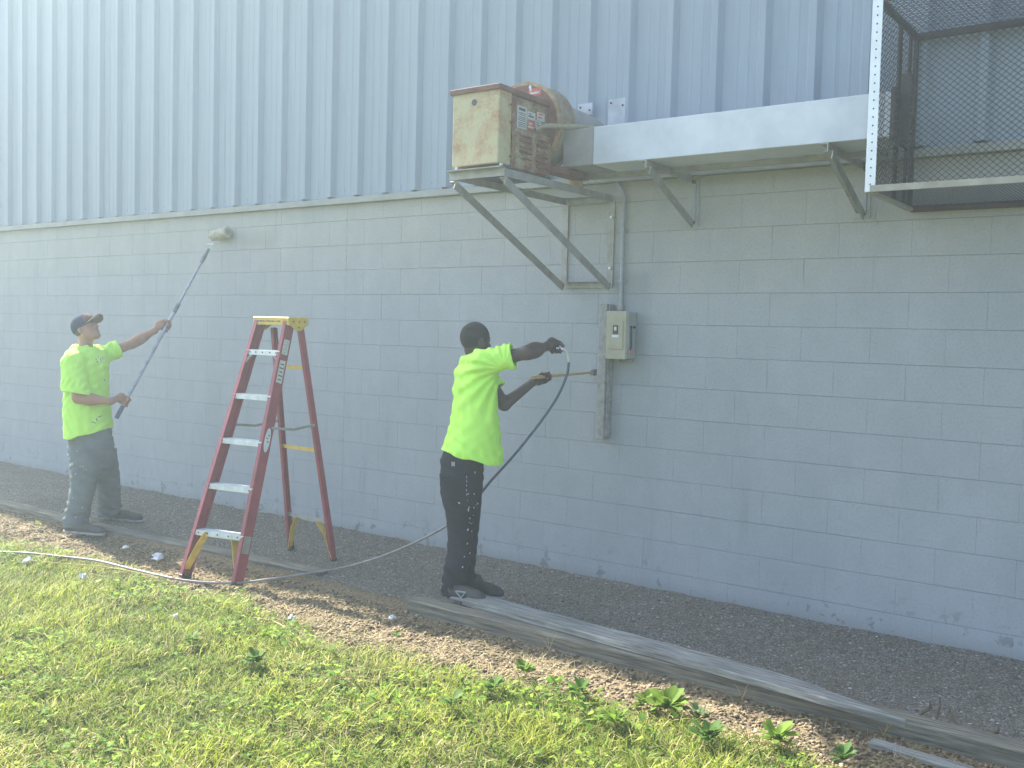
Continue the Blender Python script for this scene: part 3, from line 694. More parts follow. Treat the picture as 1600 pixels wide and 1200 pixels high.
for s in (-1, 1):
    p0, p1 = FBOT[s], FTOP[s]; t = nrm(p1-p0); d = nrm(np.cross(t, ex))
    m = MB(); m.beam(p0, p1, .005, .078, ex)                                        # web
    for q in (-1, 1): m.beam(p0-ex*s*.015+d*q*.0375, p1-ex*s*.015+d*q*.0375, .028, .005, ex)
    rail = m.build('front_rail', M['fibre'], ld)
    m = MB(); m.beam(p0-t*.0, p0+t*.022, .036, .086, ex, .004, (-s*.015, 0)); m.build('foot', M['black'], rail)
    if s == 1:
        for (z0, z1, wd_) in ((1.50, 1.60, .05), (1.31, 1.46, .05)):
            a = p0+(p1-p0)*(z0/1.72); b = p0+(p1-p0)*(z1/1.72); m = MB(); m.beam(a+ex*.0032, b+ex*.0032, .001, wd_, ex); lb = m.build('label', M['paper'], rail)
            m = MB()
            for k in range(5):
                c0 = a+(b-a)*(.12+.17*k); m.beam(c0+ex*.0042, c0+(b-a)*.05+ex*.0042, .0006, wd_*(.8 if k % 2 else .55), ex)
            m.build('print', M['ink'] if z0 < 1.4 else M['conduit'], lb)
        c = p0+(p1-p0)*(.93/1.72); m = MB(); V = []
        for k in range(24):
            th = 2*math.pi*k/24; V.append(c+ex*.004+t*.082*math.sin(th)+d*.024*math.cos(th))
        V += [v-ex*.001 for v in V]; m.add(V, [tuple(range(24)), tuple(range(24, 48))[::-1]]+[(k, (k+1) % 24, (k+1) % 24+24, k+24) for k in range(24)])
        lb = m.build('label', M['litter'], rail, label='white oval label')
        m = MB()
        for (u, v) in ((.035, .006), (.015, -.006), (-.006, .004)): q = c+t*u+d*v+ex*.0045; m.beam(q-d*.009, q+d*.009-t*.006, .0006, .006, ex)
        m.build('print', M['ink'], lb)
        a = p0+(p1-p0)*(.20/1.72); b = p0+(p1-p0)*(.31/1.72); m = MB(); m.beam(a+ex*.0032, b+ex*.0032, .001, .06, ex); m.build('worn_label', M['steel'], rail)
    # rear leg
    p0, p1 = RBOT[s], RTOP[s]
    m = MB(); m.beam(p0, p1, .005, .042, ex)
    for q in (-1, 1): m.beam(p0-ex*s*.0125+ey*q*.020, p1-ex*s*.0125+ey*q*.020, .022, .004, ex)
    rr_ = m.build('rear_rail', M['fibre'], ld)
    m = MB(); m.beam(p0, p0+nrm(p1-p0)*.02, .03, .05, ex, .004, (-s*.011, 0)); m.build('foot', M['black'], rr_)
    # knee braces
    a = fr_at(.285, s)-ex*s*.125-ey*.012; b = fr_at(.03, s)-ex*s*.012-ey*.005
    mid_ = fr_at(.21, s)-ex*s*.085-ey*.012
    m = MB(); m.beam(a, mid_, .062, .004, ey); m.beam(mid_, b, .062, .004, ey); m.build('knee_brace', M['yellow'], ld)
    a = rr_at(.275, s)-ex*s*.115; b = rr_at(.03, s)-ex*s*.01; mid_ = rr_at(.185, s)-ex*s*.05
    m = MB(); m.beam(a, mid_, .048, .004, ey); m.beam(mid_, b, .048, .004, ey); m.build('rear_knee_brace', M['yellow'], ld)
    # spreader
    a = fr_at(.985, s)+ex*s*.006+ey*.015; c = rr_at(.985, s)+ex*s*.004-ey*.01; b = (a+c)/2-np.array((0, 0, .022))
    m = MB(); m.beam(a, b, .004, .018, ex); m.beam(b, c, .004, .018, ex); m.cyl(b-ex*.006, b+ex*.006, .010, 10); m.build('spreader', M['steel'], ld)
for k in range(5):
    z = .287+.3035*k
    m = MB(); p0, p1 = fr_at(z, -1)+ex*.004, fr_at(z, 1)-ex*.004
    m.beam(p0, p1, .082, .004, ey); m.beam(p0-ey*.040-np.array((0, 0, .014)), p1-ey*.040-np.array((0, 0, .014)), .004, .034, ey)
    m.beam(p0+ey*.040-np.array((0, 0, .011)), p1+ey*.040-np.array((0, 0, .011)), .004, .026, ey)
    for q in range(4): m.beam(p0+ey*(-.03+.02*q)+np.array((0, 0, .003)), p1+ey*(-.03+.02*q)+np.array((0, 0, .003)), .006, .003, ey)
    st = m.build('step', M['step'], ld)
    m = MB()
    for q in (.12, .3, .5, .72, .9) if k in (0, 4) else (.06, .94):
        c = p0+(p1-p0)*q-ey*.0425-np.array((0, 0, .012)); m.cyl(c, c-ey*.002, .0055, 8)
    m.build('rivets', M['steel_dark'], st)
    if k == 4:
        for s in (-1, 1):
            m = MB(); m.beam(fr_at(z-.03, s)-ex*s*.06-ey*.03, fr_at(z-.085, s)-ex*s*.005-ey*.02, .02, .003, ey); m.build('step_brace', M['step'], ld)
for (z, nm, mt) in ((1.385, 'rear_crossbar', 'yellow'), (.80, 'rear_crossbar', 'yellow'), (.285, 'rear_crossbar', 'steel')):
    m = MB(); m.beam(rr_at(z, -1), rr_at(z, 1), .006, .026, ey); m.build(nm, M[mt], ld)
# top cap
m = MB(); c = Lp(.575, -1.180, 1.725); m.obox(c, (.185, .092, .010), [ex, ey, (0, 0, 1)], .006)
for sy in (-1, 1): m.obox(c+ey*sy*.086-np.array((0, 0, .024)), (.183, .006, .022), [ex, ey, (0, 0, 1)], .003)
for sx in (-1, 1): m.obox(c+ex*sx*.179-np.array((0, 0, .026)), (.006, .09, .022), [ex, ey, (0, 0, 1)], .003)
for sx in (-1, 1):
    q = c+ex*sx*.1865; V = [q+ey*(-.078)-np.array((0, 0, .045)), q+ey*.078-np.array((0, 0, .045)), q+ey*.02-np.array((0, 0, .082)), q-ey*.02-np.array((0, 0, .082))]
    V += [v-ex*sx*.008 for v in V]; m.add(V, [(0, 1, 2, 3), (7, 6, 5, 4), (0, 4, 5, 1), (1, 5, 6, 2), (2, 6, 7, 3), (3, 7, 4, 0)])
cap_ = m.build('top_cap', M['yellow'], ld)
m = MB(); x = -.13
while x < .10:
    w = random.choice((.006, .009, .012)); h = random.choice((.0035, .005)); q = c+ex*(x+w/2)-ey*.0925-np.array((0, 0, .02)); m.obox(q, (w/2, .0006, h), [ex, ey, (0, 0, 1)])
    x += w+(.004 if random.random() < .8 else .014)
m.build('lettering', M['ink'], cap_)
m = MB()
for (u, v) in ((-.05, -.02), (.0, -.022), (.05, -.02), (0, -.06)): q = c+ex*.1875+ey*u+np.array((0, 0, v)); m.cyl(q, q+ex*.003, .006, 8)
m.build('rivets', M['rust'], cap_)

# ------------------------------------------------------------------ people: smooth bodies from distance fields
class Field:
    def __init__(s, lo, hi, h):
        s.lo = np.asarray(lo, float); s.h = h; s.n = np.ceil((np.asarray(hi)-s.lo)/h).astype(int)+1
        s.f = np.full(tuple(s.n), .5, np.float32)
    def block(s, lo, hi):
        a = np.maximum(np.floor((np.asarray(lo)-s.lo)/s.h).astype(int), 0); b = np.minimum(np.ceil((np.asarray(hi)-s.lo)/s.h).astype(int)+1, s.n)
        if (b <= a).any(): return None
        ax = [(s.lo[i]+s.h*np.arange(a[i], b[i])).astype(np.float32) for i in range(3)]
        X, Y, Z = np.meshgrid(*ax, indexing='ij'); return (slice(a[0], b[0]), slice(a[1], b[1]), slice(a[2], b[2])), X, Y, Z
    def put(s, fn, lo, hi, k=.015, mode='add'):
        pad = .06; r = s.block(np.asarray(lo)-pad, np.asarray(hi)+pad)
        if r is None: return
        sl_, X, Y, Z = r; d = fn(X, Y, Z); f = s.f[sl_]
        if mode == 'add':
            hh = np.clip(.5+.5*(f-d)/k, 0, 1); s.f[sl_] = f*(1-hh)+d*hh-k*hh*(1-hh)
        elif mode == 'sub':
            d = -d; hh = np.clip(.5-.5*(f-d)/k, 0, 1); s.f[sl_] = f*(1-hh)+d*hh+k*hh*(1-hh)
    def cap(s, p, q, r0, r1=None, k=.015, mode='add', sq=None):
        """rounded cone; sq=(axis, factor) flattens it across an axis"""
        r1 = r0 if r1 is None else r1; p = np.asarray(p, float); q = np.asarray(q, float); R = max(r0, r1)
        ba = q-p; L2 = float(ba@ba)+1e-12
        def fn(X, Y, Z):
            dx, dy, dz = X-p[0], Y-p[1], Z-p[2]; t = np.clip((dx*ba[0]+dy*ba[1]+dz*ba[2])/L2, 0, 1)
            ex_, ey_, ez_ = dx-t*ba[0], dy-t*ba[1], dz-t*ba[2]; d2 = ex_*ex_+ey_*ey_+ez_*ez_
            if sq is not None:
                a, fct = sq; pr = ex_*a[0]+ey_*a[1]+ez_*a[2]; d2 = d2+pr*pr*(fct*fct-1)
            return (np.sqrt(d2)-(r0+(r1-r0)*t)).astype(np.float32)
        s.put(fn, np.minimum(p, q)-R, np.maximum(p, q)+R, k, mode)
    def ell(s, c, r, M3=None, k=.015, mode='add'):
        c = np.asarray(c, float); r = np.asarray(r, float); A = np.eye(3) if M3 is None else np.asarray(M3, float); R = r.max(); mn = r.min()
        def fn(X, Y, Z):
            dx, dy, dz = X-c[0], Y-c[1], Z-c[2]; q = 0; g = 0
            for i in range(3):
                w = dx*A[i][0]+dy*A[i][1]+dz*A[i][2]; q = q+(w/r[i])**2; g = g+(w/r[i]**2)**2
            q = np.sqrt(q)+1e-9; return (q*(q-1)/(np.sqrt(g)+1e-9)).astype(np.float32)
        s.put(fn, c-R, c+R, k, mode)
    def loft(s, sec, ang, k=.02, zpad=.0, cutlo=None, cuthi=None, wr=None):
        """horizontal elliptical sections (z, cx, cy, a, b), a along direction ang"""
        sec = sorted(sec); z = np.array([q[0] for q in sec]); cols = [np.array([q[i] for q in sec]) for i in range(1, 5)]
        R = max(cols[2].max(), cols[3].max()); ca, sa = math.cos(ang), math.sin(ang)
        lo = (cols[0].min()-R, cols[1].min()-R, z[0]); hi = (cols[0].max()+R, cols[1].max()+R, z[-1])
        def fn(X, Y, Z):
            zz = Z[0, 0]; cx, cy, a, b = [np.interp(zz, z, c).astype(np.float32) for c in cols]
            dx, dy = X-cx, Y-cy; u = dx*ca+dy*sa; v = -dx*sa+dy*ca
            au, bv = u/a, v/b; q = np.sqrt(au*au+bv*bv)+1e-9; g = np.sqrt((u/a**2)**2+(v/b**2)**2)+1e-9
            d = q*(q-1)/g
            if wr is not None: d = d+wr(X, Y, Z, u, v)
            lo_ = (z[0]-Z) if cutlo is None else cutlo(X, Y, Z); hi_ = Z-z[-1]
            return np.maximum(np.maximum(d, lo_), hi_).astype(np.float32)
        s.put(fn, lo, hi, k)
    def disp(s, fn, lo=None, hi=None):
        r = s.block(s.lo if lo is None else lo, s.lo+s.n*s.h if hi is None else hi)
        if r is None: return
        sl_, X, Y, Z = r; near = np.abs(s.f[sl_]) < .05; d = fn(X[near], Y[near], Z[near]); f = s.f[sl_]; f[near] += d; s.f[sl_] = f
    def clip(s, fn):
        r = s.block(s.lo, s.lo+s.n*s.h); sl_, X, Y, Z = r; s.f[sl_] = np.maximum(s.f[sl_], fn(X, Y, Z))
    def mesh(s, name):
        f = s.f; f = np.pad(f, 1, constant_values=.5); sg = f < 0; nx, ny, nz = f.shape
        c = np.zeros((nx-1, ny-1, nz-1), np.uint8)
        for i in (0, 1):
            for j in (0, 1):
                for k in (0, 1): c += sg[i:nx-1+i, j:ny-1+j, k:nz-1+k]
        act = (c > 0) & (c < 8); A = np.argwhere(act); idx = np.full(act.shape, -1, np.int32); idx[act] = np.arange(len(A))
        pos = np.zeros((len(A), 3)); cnt = np.zeros(len(A)); corners = [(i, j, k) for i in (0, 1) for j in (0, 1) for k in (0, 1)]
        for a in corners:
            for ax in range(3):
                if a[ax]: continue
                b = list(a); b[ax] = 1
                va = f[A[:, 0]+a[0], A[:, 1]+a[1], A[:, 2]+a[2]]; vb = f[A[:, 0]+b[0], A[:, 1]+b[1], A[:, 2]+b[2]]
                cr = (va < 0) != (vb < 0); t = np.where(cr, va/(va-vb+1e-20), 0)
                P = np.array(a, float)[None]+t[:, None]*(np.array(b)-np.array(a))[None]; pos += np.where(cr[:, None], P, 0); cnt += cr
        V = (A+pos/cnt[:, None]-1)*s.h+s.lo; Q = []
        for ax in range(3):
            o = [0, 1, 2]; o.remove(ax); b_, c_ = o
            sa = [slice(1, n-1) for n in f.shape]; sb = list(sa); sb[ax] = slice(2, f.shape[ax]); sa2 = list(sa)
            s0 = sg[tuple(sa2)]; s1 = sg[tuple(sb)]; E_ = np.argwhere(s0 != s1)+1
            if not len(E_): continue
            flip = sg[E_[:, 0], E_[:, 1], E_[:, 2]]
            def I(db, dc):
                q = E_.copy(); q[:, b_] += db; q[:, c_] += dc; return idx[q[:, 0], q[:, 1], q[:, 2]]
            q = np.stack([I(-1, -1), I(0, -1), I(0, 0), I(-1, 0)], 1)
            if ax == 1: flip = ~flip
            q = np.where(flip[:, None], q, q[:, ::-1]); Q.append(q)
        Q = np.concatenate(Q); Q = Q[(Q >= 0).all(1)]
        return np_mesh(name, V, Q)
    def build(s, name, mat, parent, label=None):
        return link_mesh(name, s.mesh(name), mat, parent, None, label, smooth=True)

def grip_hand(F, c, axis, wrist, rg, size=1.0, thumb=1):
    """hand closed round a rod through c along axis; the wrist side gives the palm"""
    ax = nrm(axis); w = np.asarray(wrist, float)-c; w = nrm(w-ax*(w@ax)); n = np.cross(ax, w)*thumb; S = size
    palm = c+w*(rg+.016*S)
    F.ell(palm+w*.018*S, (.040*S, .034*S, .017*S), [ax, w, n], .012)
    F.ell(palm+w*.004*S-n*.004, (.042*S, .020*S, .016*S), [ax, w, n], .010)
    F.cap(wrist, palm+w*.03*S, .025*S, .024*S, .02, sq=(n, 1.35))
    for i, (ln, rr) in enumerate(((.80, .0088), (1.0, .0092), (.95, .0088), (.72, .0078))):
        o = c+ax*((1.5-i)*.0205*S); pts = []
        for th in (0, 50, 105, 160, 215):
            a = R_(20+th*ln); R = rg+rr*S*.9+(.006*S if th in (50, 160) else 0)
            pts.append(o+R*(math.cos(a)*w+math.sin(a)*n)+ax*(.002*math.sin(th)))
        for k in range(4): F.cap(pts[k], pts[k+1], rr*S*(1.02-.05*k), rr*S*(.97-.05*k), .003)
    o = c+ax*.040*S; base = palm+ax*.026*S+w*.02*S-n*.01; pts = [base, o+w*(rg+.016*S)-n*.016*S, o+w*.002-n*(rg+.012*S), o-w*(rg+.004*S)-n*(rg*.5+.004)]
    for k in range(3): F.cap(pts[k], pts[k+1], (.0135-.0018*k)*S, (.0118-.0018*k)*S, .005)

def head_shape(F, c, f, l, u, S=1.0, nose=1.0):
    """c = centre of the skull; f forward, l left, u up"""
    A = [f, l, u]
    def at(a, b, d): return c+(f*a+l*b+u*d)*S
    F.ell(at(-.012, 0, .018), (.098*S, .076*S, .094*S), A, .02)
    F.ell(at(.025, 0, -.045), (.066*S, .058*S, .070*S), A, .03)
    F.ell(at(.060, 0, -.093), (.026*S, .030*S, .022*S), A, .03)                     # chin
    for s in (-1, 1):
        F.ell(at(.038, s*.043, -.030), (.026*S, .018*S, .022*S), A, .02)            # cheek
        F.cap(at(.006, s*.056, -.055), at(.058, s*.022, -.095), .017*S, .016*S, .02)  # jaw
        F.ell(at(.084, s*.030, .006), (.013*S, .016*S, .011*S), A, .012, 'sub')     # eye socket
        F.ell(at(.073, s*.030, .004), (.013*S, .013*S, .0105*S), A, .003)           # eyeball, lidded
        F.cap(at(.082, s*.012, .022), at(.070, s*.045, .021), .008*S, .006*S, .010)  # brow
        # ear
        F.ell(at(-.012, s*.076, -.012), (.019*S, .008*S, .031*S), [nrm(f+u*.15), nrm(l*s-f*.35), nrm(u-f*.15)], .006)
        F.ell(at(-.008, s*.085, -.008), (.009*S, .006*S, .017*S), A, .004, 'sub')
    F.cap(at(.082, 0, .008), at(.104*nose, 0, -.026), .0085*S, .012*S, .010)         # nose
    for s in (-1, 1): F.ell(at(.092, s*.012, -.030), (.011*S, .008*S, .008*S), A, .006)
    F.cap(at(.086, -.017, -.056), at(.086, .017, -.056), .0075*S, None, .006)        # lips
    F.cap(at(.083, -.015, -.067), at(.083, .015, -.067), .0080*S, None, .006)
    F.cap(at(.091, -.02, -.0615), at(.091, .02, -.0615), .0022*S, None, .003, 'sub')
def shoe(parent, heel, toe, zb, S=1.0, logo=False):
    heel = np.array((heel[0], heel[1], zb)); toe = np.array((toe[0], toe[1], zb)); t = nrm(toe-heel); l = np.array((-t[1], t[0], 0)); u = np.array((0, 0, 1.0)); A = [t, l, u]
    mid = (heel+toe)/2; L = np.linalg.norm(toe-heel)
    F = Field(np.minimum(heel, toe)-(.09, .09, .02), np.maximum(heel, toe)+(.09, .09, .17), .005)
    F.ell(heel+t*.05+u*.045, (.052, .037, .05), A, .02); F.ell(mid+u*.042, (L*.42, .040, .040), A, .03); F.ell(toe-t*.055+u*.034, (.062, .046, .034), A, .03)
    F.cap(heel+t*.055+u*.05, heel+t*.05+u*.09, .036, .036, .02)
    F.ell(mid+t*.01+u*.048, (.06, .028, .028), A, .03)
    F.clip(lambda X, Y, Z: (zb+.012)-Z); sh_ = F.build('shoe', M['shoe'], parent)
    F = Field(np.minimum(heel, toe)-(.09, .09, .02), np.maximum(heel, toe)+(.09, .09, .06), .005)
    F.ell(heel+t*.05+u*.012, (.056, .041, .05), A, .02); F.ell(mid+u*.012, (L*.44, .042, .04), A, .03); F.ell(toe-t*.055+u*.012, (.066, .050, .04), A, .03)
    F.clip(lambda X, Y, Z: np.maximum(zb-Z, Z-(zb+.020))); F.build('sole', M['sole'], sh_)
    if logo:
        m = MB(); side = -l; c = mid+side*.047+u*.048+t*.0; P = [c-t*.035+u*.012, c+t*.038+u*.016, c+t*.006-u*.022]
        for k in range(3): m.beam(P[k]+side*0, P[(k+1) % 3], .006, .012, u)
        m.build('logo', M['conduit'], sh_)
def wrinkles(seed, amp, dirs):
    g = np.random.default_rng(seed); W = []
    for d in dirs:
        d = nrm(d)
        for _ in range(3): W.append((d*g.uniform(60, 130)+g.normal(size=3)*9, g.uniform(0, 6.28), g.uniform(.4, 1), g.normal(size=3)*11, g.uniform(0, 6.28)))
    def fn(X, Y, Z):
        s_ = 0
        for w, p, a, e, q in W: s_ = s_+a*np.sin(X*w[0]+Y*w[1]+Z*w[2]+p)*np.clip(np.sin(X*e[0]+Y*e[1]+Z*e[2]+q), 0, 1)
        return (s_*amp/max(1, len(W)**.5)).astype(np.float32)
    return fn
def sections(rows, D0, b_of, th, dd=0.0, ppm=None):
    """silhouette rows (py, left px, right px[, dd]) -> horizontal sections of the loft"""
    out = []
    for r in rows:
        py, xl, xr = r[:3]; d = r[3] if len(r) > 3 else dd; c = atD((xl+xr)/2, py, D0+d); hw = (xr-xl)/2/F_PX*(D0+d); b = b_of(c[2]) if callable(b_of) else b_of
        if len(r) > 4: b = r[4]
        b = min(b, hw*.97/max(math.sin(th), .2)) if b*math.sin(th) > hw*.9 else b
        a = math.sqrt(max(hw*hw-(b*math.sin(th))**2, (hw*.45)**2))/math.cos(th); out.append((c[2], c[0], c[1], a, b))
    return out

# ---- painter with the brush and hose ------------------------------------------------
def painter_right():
    D0 = 6.10; J = lambda px, py, dd=0.0: atD(px, py, D0+dd)
    f = nrm(r0*.87+f0*.50); l = np.array((-f[1], f[0], 0)); u = np.array((0, 0, 1.0)); th = math.acos(f@r0); ang = math.atan2(f[1], f[0])
    pr = empty('person', (2.19, -1.05, .02), 'man with short dark hair and navy trousers, holding a hose and long brush', 'person')
    hd = J(744, 531); hl = nrm(l); hf = nrm(f*.97-u*.10+l*.1); hl = nrm(np.cross(u, hf)); hu = np.cross(hf, hl)
    handR = J(869, 545, -.02); handL = J(850, 590, .20)
    shR = J(757, 566, -.15); elR = J(824, 551, -.20); wrR = J(855, 541, -.05)
    shL = J(748, 572, .17); elL = J(788, 632, .12); wrL = J(833, 597, .17)
    F = Field((1.80, -1.62, .02), (2.95, -.55, 1.80), .0052)
    head_shape(F, hd-hu*.002, hf, hl, hu, .98)
    F.cap(J(740, 548), J(744, 570), .054, .050, .03); F.cap(J(746, 574), J(742, 600), .07, .08, .04)
    F.cap(J(742, 590), J(736, 690), .08, .085, .05)
    F.cap(J(749, 580), shR, .045, .044, .03); F.cap(J(749, 580), shL, .045, .040, .03)
    F.cap(shR, elR, .048, .038, .02); F.cap(elR, wrR, .043, .027, .02); F.ell(elR*.65+wrR*.35, (.06, .044, .044), [nrm(wrR-elR), nrm(np.cross(u, wrR-elR)), nrm(np.cross(wrR-elR, np.cross(u, wrR-elR)))], .04)
    F.cap(shL, elL, .048, .036, .02); F.cap(elL, wrL, .040, .025, .02)
    gR = J(878, 548, -.02)
    grip_hand(F, handR, nrm(J(886, 549, .03)-J(860, 551, -.06)), wrR, .012, 1.0, thumb=-1)
    bt = atX(932, 581.5, 2.452); b0 = J(832, 590, .10); bdir = nrm(bt-b0)
    bc = b0+bdir*((handL-b0)@bdir)
    grip_hand(F, bc, bdir, wrL, .011, 1.0, thumb=1)
    F.cap(J(717, 720, -.06), J(717, 905, -.07), .058, .04, .03); F.cap(J(731, 720, .06), J(727, 900, .07), .055, .04, .03)
    F.build('body', M['skin_dark'], pr)
    # hair: thin shell over the skull, open at the face
    H = Field(hd-.14, hd+.14, .004); H.ell(hd-hu*.002+(hf*-.012+hu*.018)*.98, (.1005*.98, .0785*.98, .0965*.98), [hf, hl, hu], .01)
    H.clip(lambda X, Y, Z: ((X-hd[0])*hf[0]+(Y-hd[1])*hf[1]+(Z-hd[2])*hf[2])*.75-((X-hd[0])*hu[0]+(Y-hd[1])*hu[1]+(Z-hd[2])*hu[2])-.022)
    H.build('hair', M['hair'], pr)
    # shirt
    S = Field((1.80, -1.55, .85), (2.75, -.6, 1.70), .0055)
    bz = lambda z: float(np.interp(z, [.85, 1.0, 1.2, 1.4, 1.5, 1.58], [.185, .175, .165, .185, .175, .09]))
    rows = [(553, 727, 752), (558, 722, 766), (566, 716, 776), (578, 711, 779), (595, 708, 778), (615, 707, 777), (640, 706, 779), (665, 702, 781), (688, 695, 783), (703, 690, 785), (722, 692, 786), (740, 692, 786)]
    hem0 = J(690, 702); hem1 = J(783, 726)
    def hem(X, Y, Z):
        t = ((X-hem0[0])*r0[0]+(Y-hem0[1])*r0[1])/((hem1-hem0)@r0); zh = hem0[2]+(hem1[2]-hem0[2])*np.clip(t, -.2, 1.2)**1.6 if False else hem0[2]+(hem1[2]-hem0[2])*np.clip(t, 0, 1.1)
        return (zh+.006*np.sin(X*31+Y*17)-Z).astype(np.float32)
    S.loft(sections(rows, D0, bz, th), ang, .03)
    # sleeves
    slR = shR+(elR-shR)*.68; slL = shL+(elL-shL)*.62
    S.cap(shR-nrm(elR-shR)*.02, slR+nrm(elR-shR)*.04, .074, .080, .045); S.cap(shL, slL+nrm(elL-shL)*.04, .074, .078, .04)
    S.cap(J(742, 565), shR, .07, .068, .04); S.cap(J(740, 568), shL, .07, .066, .04)
    S.disp(wrinkles(3, .011, [J(716, 690)-J(775, 590)*1.0+0*u, J(700, 640)-J(780, 560), np.cross(f, nrm(r0+u*.7)), u*.2+r0*.9-f0*.2, r0-u*.9]))
    fold_o = J(790, 575, -.15)
    def folds(X, Y, Z):
        dx = (X-fold_o[0])*r0[0]+(Y-fold_o[1])*r0[1]; dz = Z-fold_o[2]; an = np.arctan2(dz, dx); rr = np.sqrt(dx*dx+dz*dz)
        return (.0075*np.sin(an*21+np.sin(rr*15)*1.2)*np.exp(-((rr-.22)/.14)**2)).astype(np.float32)
    S.disp(folds)
    S.clip(hem)
    for (s0, s1) in ((shR, slR), (shL, slL)):
        d = nrm(s1-s0); far = s1
        q = s1 + (0*u)
        def cut(X, Y, Z, d=d, q=q):
            pd = (X-q[0])*d[0]+(Y-q[1])*d[1]+(Z-q[2])*d[2]; rad = np.sqrt(np.maximum((X-q[0])**2+(Y-q[1])**2+(Z-q[2])**2-pd*pd, 0))
            return np.where((rad < .12) & (pd > -.01) & (pd < .12), pd, -1.0).astype(np.float32)
        S.clip(cut); S.cap(s1-d*.05, s1+d*.06, .058, .070, .004, 'sub')
    # neck opening and the hollow at the hem
    S.cap(J(737, 556), J(743, 545), .052, .056, .006, 'sub')
    S.build('shirt', M['shirt'], pr)
    # trousers
    T = Field((1.80, -1.5, .04), (2.65, -.6, 1.10), .0055)
    T.loft(sections([(692, 704, 755), (705, 693, 754), (720, 688, 756), (745, 688, 755), (765, 693, 751), (785, 702, 745), (800, 712, 736)], D0, .130, th), ang, .05)
    T.loft(sections([(740, 687, 742), (775, 689, 741), (800, 696, 741), (830, 699, 739), (860, 699, 736), (890, 693, 733), (915, 690, 731), (930, 690, 733)], D0, .082, th, -.085), ang, .03)
    T.loft(sections([(740, 702, 756), (775, 706, 753), (800, 708, 751), (830, 709, 748), (860, 709, 745), (890, 706, 742), (912, 704, 742), (922, 706, 740)], D0, .080, th, .085), ang, .012)
    T.disp(wrinkles(11, .0055, [u*.9+r0*.35, u+r0*-.5, u*.8+f*.2+r0*.2]))
    zk = J(715, 905)[2]
    T.disp(lambda X, Y, Z: (.006*np.sin(Z*85+X*34+Y*21+2*np.sin(X*40-Y*35))*np.exp(-np.abs(Z-zk)/.10)).astype(np.float32))
    T.build('trousers', M['navy'], pr)
    m = MB(); bz0 = J(722, 708, -.17)
    pp = J(708, 725, -.125); m.obox(pp, (.011, .004, .013), [r0, f0, u]); m.build('pocket_patch', M['conduit'], pr)
    m = MB()                                                                        # belt loops and side seam with paint splashes
    g = np.random.default_rng(5)
    fr_ = J(700, 930, -.1); shoe(pr, atZ(697, 930, .06)[:2]+0, atZ(742, 944, .06)[:2]+np.array((.02, .06)), .052, logo=True)
    shoe(pr, atZ(735, 920, .04)[:2], atZ(771, 933, .04)[:2]+np.array((.03, .05)), .020)
    # brush
    e = empty('paint_brush', bc, 'long wooden handled paint brush held level against the grey post', 'paint brush')
    m = MB(); m.tube([b0, b0+bdir*.1, bc, bt-bdir*.075], [.0125, .0125, .011, .0075], 10); m.build('handle', M['stick'], e, smooth=True)
    m = MB(); m.beam(bt-bdir*.078, bt-bdir*.045, .034, .014, u, .002); m.build('ferrule', M['steel'], e)
    m = MB(); m.beam(bt-bdir*.046, bt-bdir*.004, .042, .015, u, .003); m.build('bristles', M['bristle'], e)
    return gR, handR
gunP, handR = painter_right()

# ---- hose with its whip end ---------------------------------------------------------
DH = 6.10
hs = empty('spray_hose', (1.0, -1.33, 0), 'paint hose from the right painter\'s hand drooping past his leg and trailing over the grass', 'hose')
tip = handR; P = [tip+0, atD(880, 545.5, DH-.02), atD(886.5, 553, DH), atD(889, 566, DH+.02)]
m = MB(); m.tube(catmull(P, 6), [.009]*7+[.0075]*(len(catmull(P, 6))-7), 10); m.build('metal_swivel', M['step'], hs, smooth=True)
P = [atD(889, 565, DH+.02), atD(885, 588, DH+.03), atD(868, 625, DH+.05), atD(838, 668, DH+.07), atD(800, 715, DH+.10), atD(770, 748, DH+.13), atD(752, 770, DH+.17)]
m = MB(); m.tube(catmull(P, 7), .0082, 10); m.build('whip_hose', M['hose_blue'], hs, smooth=True)
P2 = [P[-1], atD(735, 792, DH+.22), atD(700, 820, DH+.28), atD(652, 846, DH+.34), atD(600, 868, DH+.42), atZ(540, 886, .05), atZ(475, 897, .028), atZ(420, 905, .005), atZ(370, 911, -.01), atZ(320, 910, .0), atZ(275, 905, .012), atZ(262, 902, .02),
      atZ(205, 889, .014), atZ(150, 876, .02), atZ(90, 869, .016), atZ(40, 864, .024), atZ(-20, 861, .015), atZ(-120, 850, .02)]
m = MB(); m.tube(catmull(P2, 7), .0080, 10); m.build('main_hose', M['hose'], hs, smooth=True)
hs2 = MB(); P3 = [atZ(30, 874, .03), atZ(90, 880, .02), atZ(150, 884, .03), atZ(190, 890, .03), atZ(240, 900, .02)]
hs2.tube(catmull(P3, 6), .003, 6); o = hs2.build('cord', M['stick']); tag(o, 'thin tan cord lying in the grass below the hose at the left', 'cord')
hs2 = MB(); P3 = [atZ(395, 965, .03), atZ(430, 972, .02), atZ(455, 988, .01), atZ(472, 1006, .01), atZ(440, 1000, .02)]
hs2.tube(catmull(P3, 6), .004, 6); o = hs2.build('dry_vine', M['stick']); tag(o, 'dry orange stem curling over the grass edge in front of the ladder', 'stem')

